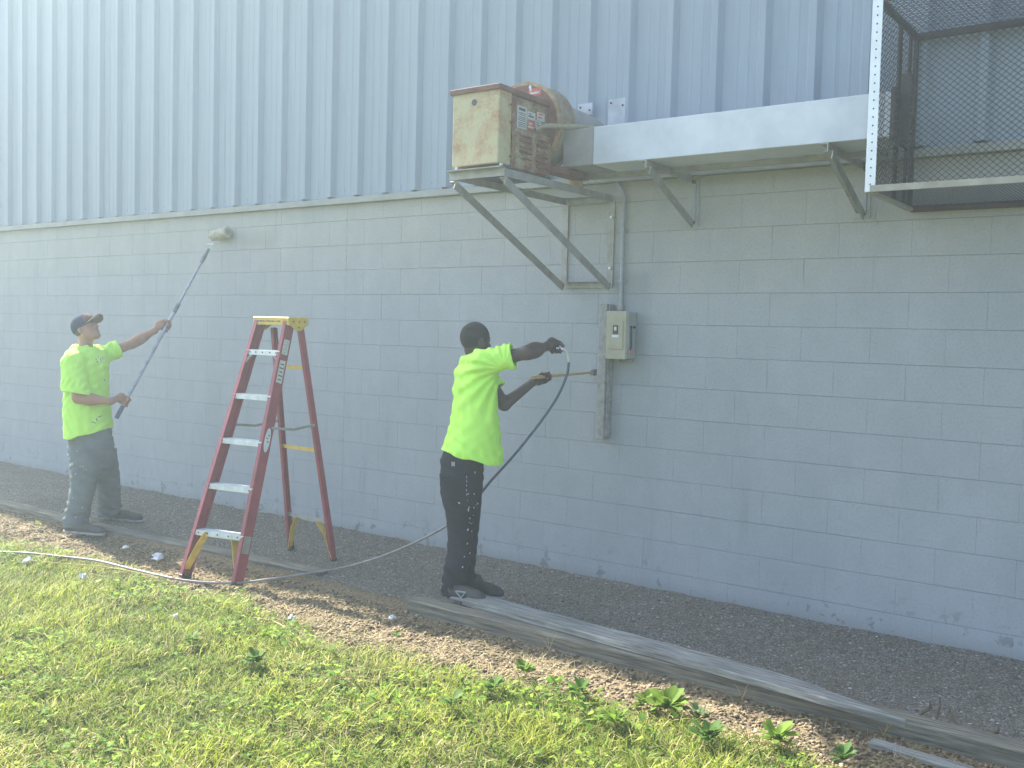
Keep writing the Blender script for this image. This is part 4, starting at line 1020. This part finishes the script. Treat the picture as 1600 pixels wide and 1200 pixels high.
# ---- painter with the roller --------------------------------------------------------
def painter_left():
    D0 = 8.08; J = lambda px, py, dd=0.0: atD(px, py, D0+dd)
    f = nrm(r0*.90-f0*.42); l = np.array((-f[1], f[0], 0)); u = np.array((0, 0, 1.0)); th = math.acos(f@r0); ang = math.atan2(f[1], f[0])
    pr = empty('person', (-1.52, -1.32, 0), 'man in a dark cap and neon shirt reaching up with a paint roller pole', 'person')
    # pole
    pb = J(183, 651, -.10); pt = atY(326, 389, -.17); pd_ = nrm(pt-pb)
    def onpole(px, py):
        best = min((abs(proj(pb+(pt-pb)*t)[1]-py), t) for t in np.linspace(0, 1, 200)); return pb+(pt-pb)*best[1]
    hR = onpole(192, 628); hL = onpole(252, 511)
    tl = empty('paint_roller', pb, 'paint roller on a long grey extension pole raised to the wall', 'paint roller')
    ptm = pb+(pt-pb)*.62
    m = MB(); m.tube([pb, ptm], .0155, 12); m.build('pole', M['pole'], tl, smooth=True)
    m = MB(); m.tube([ptm, pt-pd_*.15], .0115, 12); m.build('pole_extension', M['pole'], tl, smooth=True)
    m = MB(); m.tube([ptm-pd_*.05, ptm+pd_*.05], .0185, 12); m.build('locking_collar', M['pole_dark'], tl)
    m = MB(); m.tube([pb-pd_*.01, pb+pd_*.10], .018, 12); m.build('end_grip', M['hose_blue'], tl)
    m = MB(); m.tube([pt-pd_*.17, pt-pd_*.12, pt-pd_*.03, pt], [.015, .019, .016, .012], 12); m.build('roller_handle', M['pole_dark'], tl)
    ra = atY(332, 368.5, -.062); rb = atY(357, 362.5, -.062)
    m = MB(); c1 = atY(334, 381, -.14); c2 = atY(324.5, 381.5, -.13); c3 = atY(327.5, 374, -.075)
    m.tube([pt, c1, c2, c3, ra+(ra-rb)*.06, rb], .004, 8); m.build('wire_frame', M['step'], tl)
    m = MB(); m.tube([ra, ra+(rb-ra)*.03, ra+(rb-ra)*.97, rb], [.044, .050, .050, .044], 20); m.build('roller_cover', M['roller'], tl, smooth=True)
    m = MB(); dx = nrm(rb-ra); m.tube([rb, rb+dx*.004], .028, 16); m.build('end_cap', M['steel'], tl)
    # body
    hd = J(135, 513, -.01); hf = nrm(f*.90+u*.44+l*.15); hl = nrm(np.cross(u, hf)); hu = np.cross(hf, hl)
    shR = J(116, 566, -.17); elR = J(122, 622, -.20); wrR = J(173, 627, -.16)
    shL = J(157, 556, .16); elL = J(206, 537, .30); wrL = J(241, 517, .34)
    F = Field((-2.15, -1.95, .02), (-.85, -.35, 1.85), .0056)
    head_shape(F, hd, hf, hl, hu, 1.0)
    F.cap(J(134, 532), J(134, 556), .055, .062, .03); F.cap(J(134, 556), J(136, 585), .07, .09, .04); F.cap(J(136, 580), J(142, 670), .09, .09, .05)
    F.cap(J(130, 560), shR, .06, .052, .04); F.cap(J(140, 558), shL, .06, .052, .04)
    F.cap(shR, elR, .050, .040, .02); F.cap(elR, wrR, .043, .028, .02); F.ell(elR*.65+wrR*.35, (.07, .042, .042), [nrm(wrR-elR), nrm(np.cross(u, wrR-elR)), nrm(np.cross(wrR-elR, np.cross(u, wrR-elR)))], .04)
    F.cap(shL, elL, .050, .039, .02); F.cap(elL, wrL, .042, .027, .02); F.ell(elL*.65+wrL*.35, (.07, .040, .040), [nrm(wrL-elL), nrm(np.cross(u, wrL-elL)), nrm(np.cross(wrL-elL, np.cross(u, wrL-elL)))], .04)
    grip_hand(F, hR, pd_, wrR, .016, 1.08, thumb=1)
    grip_hand(F, hL, pd_, wrL, .016, 1.08, thumb=-1)
    F.cap(J(134, 700, -.08), J(119, 815, -.2), .06, .04, .03); F.cap(J(156, 700, .08), J(171, 795, .2), .06, .04, .03)
    F.build('body', M['skin_tan'], pr)
    # cap
    cu = nrm(hu-hf*.10); cf = nrm(hf+hu*.12)
    C = Field(hd-.22, hd+.22, .0045)
    C.ell(hd+(hf*-.014+hu*.030), (.109, .087, .100), [cf, hl, cu], .01)
    C.clip(lambda X, Y, Z: (.004-((X-hd[0])*cu[0]+(Y-hd[1])*cu[1]+(Z-hd[2])*cu[2])).astype(np.float32))
    co = C.build('cap', M['cap'], pr)
    C = Field(hd-.26, hd+.26, .0045)
    bc_ = hd+hf*.095+hu*.038
    def brim(X, Y, Z):
        a = (X-bc_[0])*cf[0]+(Y-bc_[1])*cf[1]+(Z-bc_[2])*cf[2]; b = (X-bc_[0])*hl[0]+(Y-bc_[1])*hl[1]+(Z-bc_[2])*hl[2]; c = (X-bc_[0])*cu[0]+(Y-bc_[1])*cu[1]+(Z-bc_[2])*cu[2]
        q = np.sqrt((a/.078)**2+(b/.074)**2); return np.maximum((q-1)*.07, np.abs(c+b*b*5.0-.004)-.0045).astype(np.float32)
    C.put(brim, hd-.2, hd+.2, .004); C.build('cap_brim', M['capfront'], co)
    C = Field(hd-.2, hd+.2, .0045); C.ell(hd+(hf*-.014+hu*.030), (.1115, .0885, .1015), [cf, hl, cu], .01)
    C.clip(lambda X, Y, Z: np.maximum(.008-((X-hd[0])*cu[0]+(Y-hd[1])*cu[1]+(Z-hd[2])*cu[2]), .056-((X-hd[0])*cf[0]+(Y-hd[1])*cf[1]+(Z-hd[2])*cf[2])).astype(np.float32))
    C.build('cap_front', M['capfront'], co)
    H = Field(hd-.14, hd+.14, .005); H.ell(hd+(hf*-.012+hu*.018), (.1005, .0785, .0965), [hf, hl, hu], .01)
    H.clip(lambda X, Y, Z: np.maximum(((X-hd[0])*hf[0]+(Y-hd[1])*hf[1]+(Z-hd[2])*hf[2])+.012, -((X-hd[0])*hu[0]+(Y-hd[1])*hu[1]+(Z-hd[2])*hu[2])-.055).astype(np.float32))
    H.build('hair', M['hair'], pr)
    # shirt
    S = Field((-2.15, -1.9, .72), (-1.0, -.75, 1.70), .0055)
    bz = lambda z: float(np.interp(z, [.72, .9, 1.1, 1.3, 1.42, 1.5], [.20, .19, .185, .20, .19, .10]))
    rows = [(540, 121, 150), (546, 115, 157), (556, 108, 163), (570, 104, 165), (590, 103, 165), (612, 104, 166), (635, 103, 169), (660, 102, 173), (686, 102, 177), (700, 102, 178)]
    S.loft(sections(rows, D0, bz, th), ang, .03)
    slR = shR+(elR-shR)*.88; slL = shL+(elL-shL)*.58
    S.cap(shR, shR+nrm(elR-shR)*.10, .085, .090, .04); S.cap(shL, slL+nrm(elL-shL)*.04, .072, .080, .04)
    S.cap(J(128, 556), shR, .07, .070, .04); S.cap(J(142, 552), shL, .07, .066, .04)
    S.disp(wrinkles(23, .012, [u*.3+r0*.9, r0-u*.8, r0+u*.8, u*.15+r0+f0*.2]))
    h0, h1 = J(103, 689), J(176, 668)
    S.clip(lambda X, Y, Z: (h0[2]+(h1[2]-h0[2])*np.clip(((X-h0[0])*r0[0]+(Y-h0[1])*r0[1])/((h1-h0)@r0), -.1, 1.1)+.005*np.sin(X*37+Y*13)-Z).astype(np.float32))
    for (s0, s1, d) in ((shR, slR, nrm(nrm(elR-shR)+r0*.28)), (shL, slL, nrm(elL-shL))):
        def cut(X, Y, Z, d=d, q=s1):
            pd = (X-q[0])*d[0]+(Y-q[1])*d[1]+(Z-q[2])*d[2]; rad = np.sqrt(np.maximum((X-q[0])**2+(Y-q[1])**2+(Z-q[2])**2-pd*pd, 0))
            return np.where((rad < (.105 if d[2] < -.5 else .13)) & (pd > -.01) & (pd < .12) & (((X-s0_[0])*l[0]+(Y-s0_[1])*l[1]) < (.06 if d[2] < -.5 else 9)), pd, -1.0).astype(np.float32)
        s0_ = s0
        if d[2] > -.5: S.clip(cut); S.cap(s1-d*.05, s1+d*.06, .060, .072, .004, 'sub')
        else:
            # the hanging sleeve ends in front of the torso: build it as its own flap
            pass
    S.cap(J(137, 545), J(143, 531), .056, .066, .006, 'sub')
    S.build('shirt', M['shirt_dirty'], pr)
    G = Field((-2.1, -1.95, .95), (-1.2, -1.2, 1.5), .005)
    d = nrm(elR-shR); G.cap(shR+d*.0-r0*.01, slR+d*.05-r0*.012, .088, .118, .02); G.disp(wrinkles(29, .011, [r0-u*.6, r0+u*.5])); dd_ = nrm(d+r0*-.30)
    q = slR+d*.0
    G.clip(lambda X, Y, Z: ((X-q[0])*dd_[0]+(Y-q[1])*dd_[1]+(Z-q[2])*dd_[2]).astype(np.float32)); G.cap(q-d*.06-r0*.012, q+d*.08-r0*.012, .088, .106, .004, 'sub')
    G.build('sleeve', M['shirt_dirty'], pr)
    # trousers
    T = Field((-2.1, -1.95, .04), (-1.05, -.8, 1.0), .0055)
    T.loft(sections([(665, 108, 172), (680, 106, 176), (695, 106, 179), (712, 107, 179), (728, 114, 176), (745, 126, 168), (752, 136, 160)], D0, .155, th), ang, .05)
    T.loft(sections([(700, 107, 158, -.09), (730, 109, 157, -.11), (760, 111, 150, -.14), (790, 107, 140, -.17), (812, 103, 135, -.19), (824, 102, 134, -.20)], D0, .10, th), ang, .03)
    T.loft(sections([(700, 138, 182, .08), (730, 147, 185, .11), (760, 153, 187, .15), (790, 155, 187, .2), (808, 154, 188, .23)], D0, .095, th), ang, .02)
    T.disp(wrinkles(31, .009, [u*.9+r0*.35, u+r0*-.5, u*.8+f*.2+r0*.2]))
    for zk in (J(120, 808)[2], J(170, 798)[2]): T.disp(lambda X, Y, Z, zk=zk: (.007*np.sin(Z*80+X*34+Y*28+2*np.sin(X*30-Y*35))*np.exp(-np.abs(Z-zk)/.06)).astype(np.float32))
    T.build('trousers', M['jeans'], pr)
    shoe(pr, atZ(101, 829, 0)[:2], atZ(152, 836, 0)[:2]+np.array((.0, .06)), -.012)
    shoe(pr, atZ(163, 810, 0)[:2], atZ(216, 817, 0)[:2]+np.array((.0, .03)), .002)
    # logo on the chest
    m = MB(); g = np.random.default_rng(2); c = J(156, 563, -.18)
    for k in range(9):
        a = c+r0*g.uniform(-.028, .028)+u*g.uniform(-.018, .02); m.beam(a, a+r0*g.uniform(-.012, .016)+u*g.uniform(-.014, .014), .005, .004, f)
    return pr, m, c
prL, logoMB, logoC = painter_left()

# drop the chest logo and the paint splashes onto the cloth surfaces
bpy.context.view_layer.update()
dg = bpy.context.evaluated_depsgraph_get()
def surf_hit(ob, px, py):
    o = Vector(CAM); d = Vector(nrm(ray(px, py))); mi = ob.matrix_world.inverted()
    ok, loc, nor, _ = ob.ray_cast(mi @ o, (mi.to_3x3() @ d).normalized())
    return (np.array(ob.matrix_world @ loc), np.array((ob.matrix_world.to_3x3() @ nor).normalized())) if ok else (None, None)
def splash(ob, parent, name, marks, mat):
    m = MB()
    for (px, py, w, h, rot) in marks:
        p, n = surf_hit(ob, px, py)
        if p is None: continue
        a = nrm(np.cross((0, 0, 1.0), n)); b = np.cross(n, a); ca, sa = math.cos(rot), math.sin(rot); a, b = ca*a+sa*b, -sa*a+ca*b; k = 7; V = []
        for q in range(k):
            th = 2*math.pi*q/k; rr = .7+.6*random.random(); V.append(p+n*.0022+a*w*math.cos(th)*rr+b*h*math.sin(th)*rr)
        V += [v-n*.003 for v in V]
        m.add(V, [tuple(range(k)), tuple(range(k, 2*k))[::-1]]+[(q, (q+1) % k, (q+1) % k+k, q+k) for q in range(k)])
    if m.v: m.build(name, mat, parent)
shR_ob = [o for o in bpy.data.objects if o.name.startswith('shirt')]
by = {}
for o in bpy.data.objects:
    if o.parent is not None and o.parent.name.startswith('person'): by[(o.parent.name, o.name.split('.')[0])] = o
pR, pL = 'person', 'person.001'
g = random.Random(4)
mk = [(154, 558, .010, .003, .6), (157, 561, .004, .014, .1), (152, 565, .012, .004, -.5), (158, 566, .009, .004, .4), (155, 569, .004, .009, .9), (160, 559, .004, .008, 0), (150, 561, .004, .009, .3)]
splash(by[(pL, 'shirt')], by[(pL, 'shirt')], 'logo', mk, M['conduit'])
mk = [(163, 594, .006, .009, 0), (156, 651, .02, .005, .3), (146, 660, .018, .006, -.4), (151, 656, .005, .012, .2), (138, 598, .003, .02, .1), (164, 575, .003, .006, 0)]
splash(by[(pL, 'shirt')], by[(pL, 'shirt')], 'stain', mk, M['steel'])
mk = []
for k in range(22):
    y = g.gauss(815, 42); mk.append((g.gauss(731, 7)-(y-800)*.03, y, g.uniform(.0015, .005), g.uniform(.002, .009), g.uniform(-1, 1)))
mk += [(729, 745+k*7, .0018, .009, .05) for k in range(5)]
splash(by[(pR, 'trousers')], by[(pR, 'trousers')], 'paint_spots', [q for q in mk if 715 < q[1] < 905], M['plate'])
mk = []
for k in range(10): y = g.uniform(700, 820); mk.append((g.gauss(128, 10), y, g.uniform(.003, .01), g.uniform(.003, .012), g.uniform(-1, 1)))
splash(by[(pL, 'trousers')], by[(pL, 'trousers')], 'paint_spots', mk, M['steel'])

# ------------------------------------------------------------------ litter
def litter(px, py, s, label_, seed, z=.02):
    g = np.random.default_rng(seed); c = atZ(px, py, 0); c[2] = float(ground_z(c[0], c[1]))+z
    V = []; n, mlt = 9, 6
    for i in range(mlt):
        ph = math.pi*i/(mlt-1)
        for k in range(n):
            th = 2*math.pi*k/n; r = s*(1+g.normal()*.28); V.append((c[0]+r*math.sin(ph)*math.cos(th), c[1]+r*math.sin(ph)*math.sin(th)*.8, c[2]+r*.6*math.cos(ph)))
    Fs = [(i*n+k, i*n+(k+1) % n, (i+1)*n+(k+1) % n, (i+1)*n+k) for i in range(mlt-1) for k in range(n)]
    b = MB(); b.add(V, Fs); o = b.build('litter', M['litter']); tag(o, label_, 'litter', 'crumpled white scraps on the ground')
litter(247, 866, .048, 'largest crumpled white scrap in the shade left of the ladder', 1)
litter(197, 850, .032, 'flat white scrap in the shade between capped man and ladder', 2, .008)
litter(43, 878, .038, 'crumpled white scrap on sunny grass at far left', 3, .035)
litter(130, 905, .026, 'small white scrap in the grass left of the ladder foot', 4, .04)
litter(457, 962, .030, 'grey white scrap on the grass edge right of the ladder foot', 5, .015)
litter(613, 958, .022, 'small pale scrap on the dirt left of the right painter', 6, .012)
litter(275, 968, .018, 'tiny white scrap deep in the sunny grass', 7, .035)

# ------------------------------------------------------------------ gravel pebbles and chips
def pebbles(n, x0, x1, y0, y1, smin, smax, palette, name, seed, flat=.6, zf=0.0):
    g = np.random.default_rng(seed); base = np.array([(1, 0, 0), (-1, 0, 0), (0, 1, 0), (0, -1, 0), (0, 0, 1), (0, 0, -1)], float)
    tri = np.array([(0, 2, 4), (2, 1, 4), (1, 3, 4), (3, 0, 4), (2, 0, 5), (1, 2, 5), (3, 1, 5), (0, 3, 5)])
    x = g.uniform(x0, x1, n); y = g.uniform(y0, y1, n); s = g.uniform(smin, smax, n)**1.0
    z = ground_z(x, np.maximum(y, -1.3) if y1 > -1.2 else y)+s*.2+zf; an = g.uniform(0, 6.28, n)
    B = base[None]*g.uniform(.6, 1.2, (n, 6, 1)); B[:, :, 2] *= flat; el_ = g.uniform(.6, 1.5, n); B[:, :, 0] *= el_[:, None]
    X = B[:, :, 0]*np.cos(an)[:, None]-B[:, :, 1]*np.sin(an)[:, None]; Y = B[:, :, 0]*np.sin(an)[:, None]+B[:, :, 1]*np.cos(an)[:, None]
    V = np.stack([x[:, None]+X*s[:, None], y[:, None]+Y*s[:, None], z[:, None]+B[:, :, 2]*s[:, None]], -1).reshape(-1, 3)
    Ft = (np.arange(n)[:, None, None]*6+tri[None]).reshape(-1, 3); pal = np.array(palette); c = pal[g.integers(0, len(pal), n)]*g.uniform(.7, 1.25, (n, 1)); c = np.repeat(c, 6, 0)
    return link_mesh(name, np_mesh(name, V, None, Ft, np.clip(c, 0, 1)), M['pebble'], kind='stuff')
gp = [(.20, .19, .155), (.26, .245, .20), (.14, .135, .115), (.31, .275, .22), (.22, .185, .14), (.36, .34, .29)]
o = pebbles(90000, -3.0, 6.5, -1.33, .0, .0025, .0065, gp, 'gravel', 1); tag(o, 'fine dark grey gravel between the wall and the timbers', 'gravel')
o = pebbles(700, -4.0, 6.5, -1.29, -.01, .008, .015, [(.26, .24, .21), (.16, .14, .12), (.36, .33, .29)], 'loose_stones', 7, .6, 0); tag(o, 'scattered larger stones lying on the fine gravel', 'stones')
wp = [(.55, .56, .57), (.4, .41, .42), (.62, .62, .6)]
o = pebbles(1100, -4.0, 6.5, -1.29, -.02, .0035, .010, wp, 'paint_chips', 2, .25, .003); tag(o, 'white paint chips scattered over the gravel', 'paint chips')
o = pebbles(30000, -6.0, 6.5, -2.1, -1.40, .003, .015, [(.26, .20, .12), (.19, .14, .09), (.36, .29, .18), (.11, .085, .055)], 'soil_crumbs', 3, .6, 0); tag(o, 'loose dry soil crumbs along the timber edging', 'soil')

# ------------------------------------------------------------------ grass, straw, leaves
edge_px = [(-300, 800), (0, 833), (100, 852), (230, 890), (300, 908), (400, 924), (440, 960), (500, 1004), (570, 1012), (640, 1004), (700, 1038), (850, 1062), (1000, 1096), (1100, 1118), (1250, 1170), (1420, 1215), (1650, 1280)]
EP = np.array([atZ(a, b, 0)[:2] for a, b in edge_px])
def edge_y(x): return np.interp(x, EP[:, 0], EP[:, 1])
def in_view(x, y, pad=60):
    P = np.stack([x, y, np.zeros_like(x)], -1)-CAM; d = P@fwd; dd = np.maximum(d, .1); px = 800+F_PX*(P@rgt)/dd; py = 600-F_PX*(P@up_)/dd
    return (d > .3) & (px > -pad) & (px < 1600+pad) & (py < 1200+pad), d
def blades(name, x, y, h, w, lean, col, az, mat, zoff=0.0, label_=None, cat=None, droop=.5):
    n = len(x); z = ground_z(x, y)+zoff; dx, dy = np.cos(az), np.sin(az); px, py = -dy, dx
    wa = np.arctan2(py, px)+RNG.normal(0, .8, n); px, py = np.cos(wa), np.sin(wa)
    out = []
    for t, ww in ((0, 1.0), (.5, .85), (.82, .5), (1.0, 0.0)):
        hh = h*(t-droop*lean*t*t*.6); off = h*lean*t**1.6
        cx, cy, cz = x+dx*off, y+dy*off, z+hh-.004
        if ww > 0:
            out.append(np.stack([cx-px*w*ww/2, cy-py*w*ww/2, cz], -1)); out.append(np.stack([cx+px*w*ww/2, cy+py*w*ww/2, cz], -1))
        else: out.append(np.stack([cx, cy, cz], -1))
    V = np.stack(out, 1).reshape(-1, 3); k = np.arange(n)[:, None]*7
    Fq = np.concatenate([k+np.array([[0, 1, 3, 2]]), k+np.array([[2, 3, 5, 4]])]); Ft = k+np.array([[4, 5, 6]])
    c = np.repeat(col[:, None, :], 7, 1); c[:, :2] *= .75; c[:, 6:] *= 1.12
    o = link_mesh(name, np_mesh(name, V, Fq, Ft, np.clip(c.reshape(-1, 3), 0, 1)), M[mat], kind='stuff'); return tag(o, label_, cat)
def field_pts(n, x0, x1, y0, y1, seed, keep):
    g = np.random.default_rng(seed); x = g.uniform(x0, x1, n); y = g.uniform(y0, y1, n); k = keep(x, y, g); return x[k], y[k], g
def keep_grass(x, y, g):
    vis, d = in_view(x, y); e = edge_y(x)+vnoise(x, y, 5, 11)*.16+vnoise(x, y, 20, 12)*.08
    dens = np.clip((e-y)/.16, 0, 1)*(.5+np.clip(.5+vnoise(x, y, 2.3, 13)*1.8, 0, 1)*.6)
    dens = dens*np.where(vis, 1.0, .14)*np.clip(5.6/np.maximum(d, 2), .4, 1.0); return g.random(len(x)) < dens
x, y, g = field_pts(400000, -6.5, 7.5, -5.6, -1.55, 5, keep_grass); n = len(x)
clump = np.clip(.5+vnoise(x, y, 3.2, 14)*1.3+vnoise(x, y, 9, 15)*.9, 0, 1)
c1, c2, c3, c4 = np.array((.18, .265, .035)), np.array((.37, .42, .06)), np.array((.50, .45, .19)), np.array((.06, .115, .018))
t = g.random(n)[:, None]; col = c1*(1-clump[:, None])+c2*clump[:, None]; col = np.where(t < .12+.22*(vnoise(x, y, 1.6, 16)[:, None] > .17), c3*g.uniform(.7, 1.3, (n, 1)), col); col = np.where(t > .82, c4, col)
col = col*g.uniform(.75, 1.3, (n, 1))
h = g.uniform(.028, .075, n)*(.75+.6*clump); w = g.uniform(.003, .0072, n)
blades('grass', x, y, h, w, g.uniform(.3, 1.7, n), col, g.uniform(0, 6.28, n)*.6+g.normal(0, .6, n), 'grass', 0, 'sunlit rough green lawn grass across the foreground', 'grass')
# clover and small broad leaves
def leaves(name, x, y, s, zt, col, tilt, label_, cat, mat='grass', parent=None, kind='stuff', az=None, long=1.0):
    n = len(x); g = np.random.default_rng(9); az = g.uniform(0, 6.28, n) if az is None else az; z = ground_z(x, y)+zt
    a = np.stack([np.cos(az)*np.cos(tilt), np.sin(az)*np.cos(tilt), np.sin(tilt)], -1); b = np.stack([-np.sin(az), np.cos(az), g.normal(0, .25, n)], -1); c = np.stack([x, y, z], -1)
    up = np.array((0, 0, 1.0)); L = (s*long)[:, None]; W = (s*.5)[:, None]; ctl = c+a*L
    V = np.stack([c, c+a*L*.3-b*W*.8+up*W*.18, c+a*L*.3+b*W*.8+up*W*.18, c+a*L*.7-b*W+up*W*.15, c+a*L*.7+b*W+up*W*.15, ctl-up*L*.10, c+a*L*.3, c+a*L*.7], 1).reshape(-1, 3)
    k = np.arange(n)[:, None]*8; Ft = np.concatenate([k+np.array([[0, 1, 6]]), k+np.array([[0, 6, 2]]), k+np.array([[3, 5, 7]]), k+np.array([[7, 5, 4]])]); Fq = np.concatenate([k+np.array([[1, 3, 7, 6]]), k+np.array([[6, 7, 4, 2]])])
    cc = np.repeat(col[:, None, :], 8, 1); cc[:, [0, 6, 7]] *= 1.15
    o = link_mesh(name, np_mesh(name, V, Fq, Ft, np.clip(cc.reshape(-1, 3), 0, 1)), M[mat], parent, kind=kind); return tag(o, label_, cat)
def keep_cl(x, y, g):
    vis, d = in_view(x, y); e = edge_y(x)+vnoise(x, y, 5, 11)*.16
    return (g.random(len(x)) < np.clip((e-y)/.12, 0, 1)*np.clip(.15+vnoise(x, y, 1.9, 21)*2.6+vnoise(x, y, 6, 22)*1.2, 0, 1)*np.where(vis, 1, .15))
x, y, g = field_pts(36000, -6, 7, -5.4, -1.55, 6, keep_cl); n = len(x)
x = np.repeat(x, 3)+0; y = np.repeat(y, 3); azb = np.repeat(g.uniform(0, 6.28, n), 3)+np.tile([0, 2.09, 4.19], n); s = np.repeat(g.uniform(.008, .019, n), 3); zt = np.repeat(g.uniform(.02, .055, n), 3)
col = np.repeat(np.where(g.random(n)[:, None] < .4, np.array((.27, .39, .035)), np.array((.11, .21, .02)))*g.uniform(.8, 1.25, (n, 1)), 3, 0)
leaves('clover', x, y, s, zt, col, g.normal(.1, .25, 3*n), 'clover leaves mixed through the lawn', 'clover', az=azb)
# straw and dead thatch
def keep_straw(x, y, g):
    e = edge_y(x)+vnoise(x, y, 5, 11)*.16; band = np.clip((-1.44-y)/.05, 0, 1)*np.where(y > e-.15, 1.0, .10+.5*(vnoise(x, y, 2.1, 31) > .22)); vis, d = in_view(x, y)
    return g.random(len(x)) < band*np.where(vis, 1, .2)*np.clip(.55+vnoise(x, y, 4, 32)*1.5, .1, 1)
x, y, g = field_pts(120000, -6, 6.5, -5, -1.42, 8, keep_straw); n = len(x)
col = np.array((.46, .38, .21))*g.uniform(.5, 1.25, (n, 1))*np.array([[1, 1, 1]])+g.normal(0, .012, (n, 3))
blades('straw', x, y, g.uniform(.015, .07, n), g.uniform(.0018, .004, n), g.uniform(1.1, 2.6, n), col, g.uniform(0, 6.28, n), 'straw', .004, 'dry straw and dead grass on the bare dirt strip', 'straw', .62)

x, y, g = field_pts(900, -4, 6.2, -1.28, -.02, 15, lambda x, y, g: g.random(len(x)) < .8); n = len(x)
blades('debris', x, y, g.uniform(.008, .03, n), g.uniform(.002, .004, n), g.uniform(1.5, 3, n), np.array((.22, .17, .11))*g.uniform(.4, 1.3, (n, 1)), g.uniform(0, 6.28, n), 'straw', .006, 'bits of dead stalk strewn over the gravel', 'debris', .65)

# individual weeds
def weed(px, py, r, nl, seed, label_, colr=(.15, .235, .03), longf=2.4, zup=.03):
    g = np.random.default_rng(seed); c = atZ(px, py, 0); nl = int(nl*1.9); n = nl; az = np.linspace(0, 6.28, n, endpoint=False)+g.normal(0, .3, n); s = g.uniform(.35, 1.0, n)*r/longf*.78
    x = c[0]+np.cos(az)*r*.06; y = c[1]+np.sin(az)*r*.06; col = np.array(colr)*g.uniform(.7, 1.35, (n, 1))
    o = leaves('weed', x, y, s*1.0, np.full(n, zup)+g.uniform(0, .03, n), col, g.uniform(.1, .95, n), label_, 'weed', az=az, long=longf, kind='thing'); o['group'] = 'broad leaved weeds at the lawn edge'
weed(1045, 1112, .15, 26, 1, 'largest broad leaved weed at the lawn edge below the pointed plank')
weed(1090, 1120, .09, 16, 2, 'broad leaved weed with pale bent leaves beside the largest weed', (.16, .22, .09))
weed(960, 1140, .10, 16, 3, 'leafy weed in the grass left of the largest weed')
weed(820, 1050, .10, 18, 4, 'leafy green weed standing at the grass edge below the plank start')
weed(870, 1075, .08, 14, 5, 'small leafy weed on the dirt edge, just right of another weed')
weed(1215, 1165, .12, 20, 6, 'dark green weed near the bottom edge under the right timber')
weed(1318, 1190, .09, 18, 7, 'low weed at the bottom right end of the lawn edge', (.07, .14, .03))
weed(1010, 1102, .09, 18, 12, 'weed tuft left of the largest weed, touching it')
weed(1105, 1168, .12, 22, 13, 'wide weed between the pale bent weed and the bottom edge', (.09, .17, .035))
weed(905, 1092, .10, 18, 15, 'spreading weed between the two small leafy weeds', (.12, .21, .04))
weed(770, 1085, .09, 16, 16, 'leafy weed left of the weed at the plank start', (.13, .22, .04))
weed(300, 1010, .08, 14, 17, 'low weed in the sunny lawn left below the ladder', (.16, .26, .05))
weed(60, 822, .06, 10, 8, 'small yellow green weed by the dirt left of the capped man', (.35, .42, .05), 2.0)
weed(705, 1118, .09, 16, 9, 'leafy weed in the lawn below the right painter', (.12, .2, .04))
weed(400, 1048, .10, 18, 10, 'broad weed tuft in the lawn below the ladder', (.09, .17, .03))
weed(620, 990, .05, 9, 11, 'tiny weed on bare dirt by the left end of the long timber', (.14, .2, .05))
def keep_bl(x, y, g):
    e = edge_y(x)+vnoise(x, y, 5, 11)*.16; near = np.exp(-((y-(e-.22))/.22)**2)*np.clip(.1+vnoise(x, y, 2.6, 41)*2.2, 0, 1)*np.where(x > 1.5, 1.0, .35)
    return (g.random(len(x)) < np.clip((e+.03-y)/.05, 0, 1)*(near+.02))
x, y, g = field_pts(15000, -5, 6, -4.6, -1.6, 12, keep_bl); n = len(x)
col = np.where(g.random(n)[:, None] < .35, np.array((.24, .36, .04)), np.array((.12, .23, .025)))*g.uniform(.7, 1.3, (n, 1))
leaves('broad_leaf_cover', x, y, g.uniform(.015, .036, n), g.uniform(.015, .06, n), col, g.uniform(-.2, .8, n), 'loose broad leaved ground cover along the lawn edge', 'ground cover', az=g.uniform(0, 6.28, n), long=1.5)
# dry leaves and sticks caught behind the timber
g = np.random.default_rng(44)
for k, (px, py, ln, lab) in enumerate(((1432, 1122, .10, 'curled dead leaf stalk at the tip of the pointed plank'), (1462, 1128, .12, 'bent dry leaf stalk behind the right timber'), (1500, 1140, .10, 'upright brown dead leaf against the right timber'), (1540, 1150, .08, 'short dry leaf at the back of the timber, furthest right'))):
    c = atZ(px, py, .02); az = g.uniform(0, 6.28); P = [c, c+np.array((math.cos(az)*.3, math.sin(az)*.3, .25))*ln, c+np.array((math.cos(az)*.6, math.sin(az)*.6, .45))*ln, c+np.array((math.cos(az)*.75, math.sin(az)*.75, .9))*ln*.8]
    m = MB(); m.tube(catmull(P, 4), [.003+.004*math.sin(q/12*3.1) for q in range(13)], 5); o = m.build('dead_leaf', M['deadleaf']); tag(o, lab, 'dead leaf', 'dead leaves behind the right timber')
for k, (px, py, lab) in enumerate(((1160, 1082, 'forked dry grass stalk on the timber front, middle of the long timber'), (1380, 1150, 'dry grass stalk sprouting below the timber near the right'), (858, 1018, 'short brown stalk standing by the timber below the plank start'))):
    c = atY(px, py, -1.45); c[2] = -.03; m = MB()
    for q in range(3):
        az = g.uniform(0, 6.28); h_ = g.uniform(.05, .10); m.tube([c, c+np.array((math.cos(az)*.02, math.sin(az)*.02, h_*.6)), c+np.array((math.cos(az)*.045, math.sin(az)*.045, h_))], [.002, .0015, .0008], 5)
    o = m.build('dry_stalk', M['stick']); tag(o, lab, 'stalk', 'dry stalks along the timber')
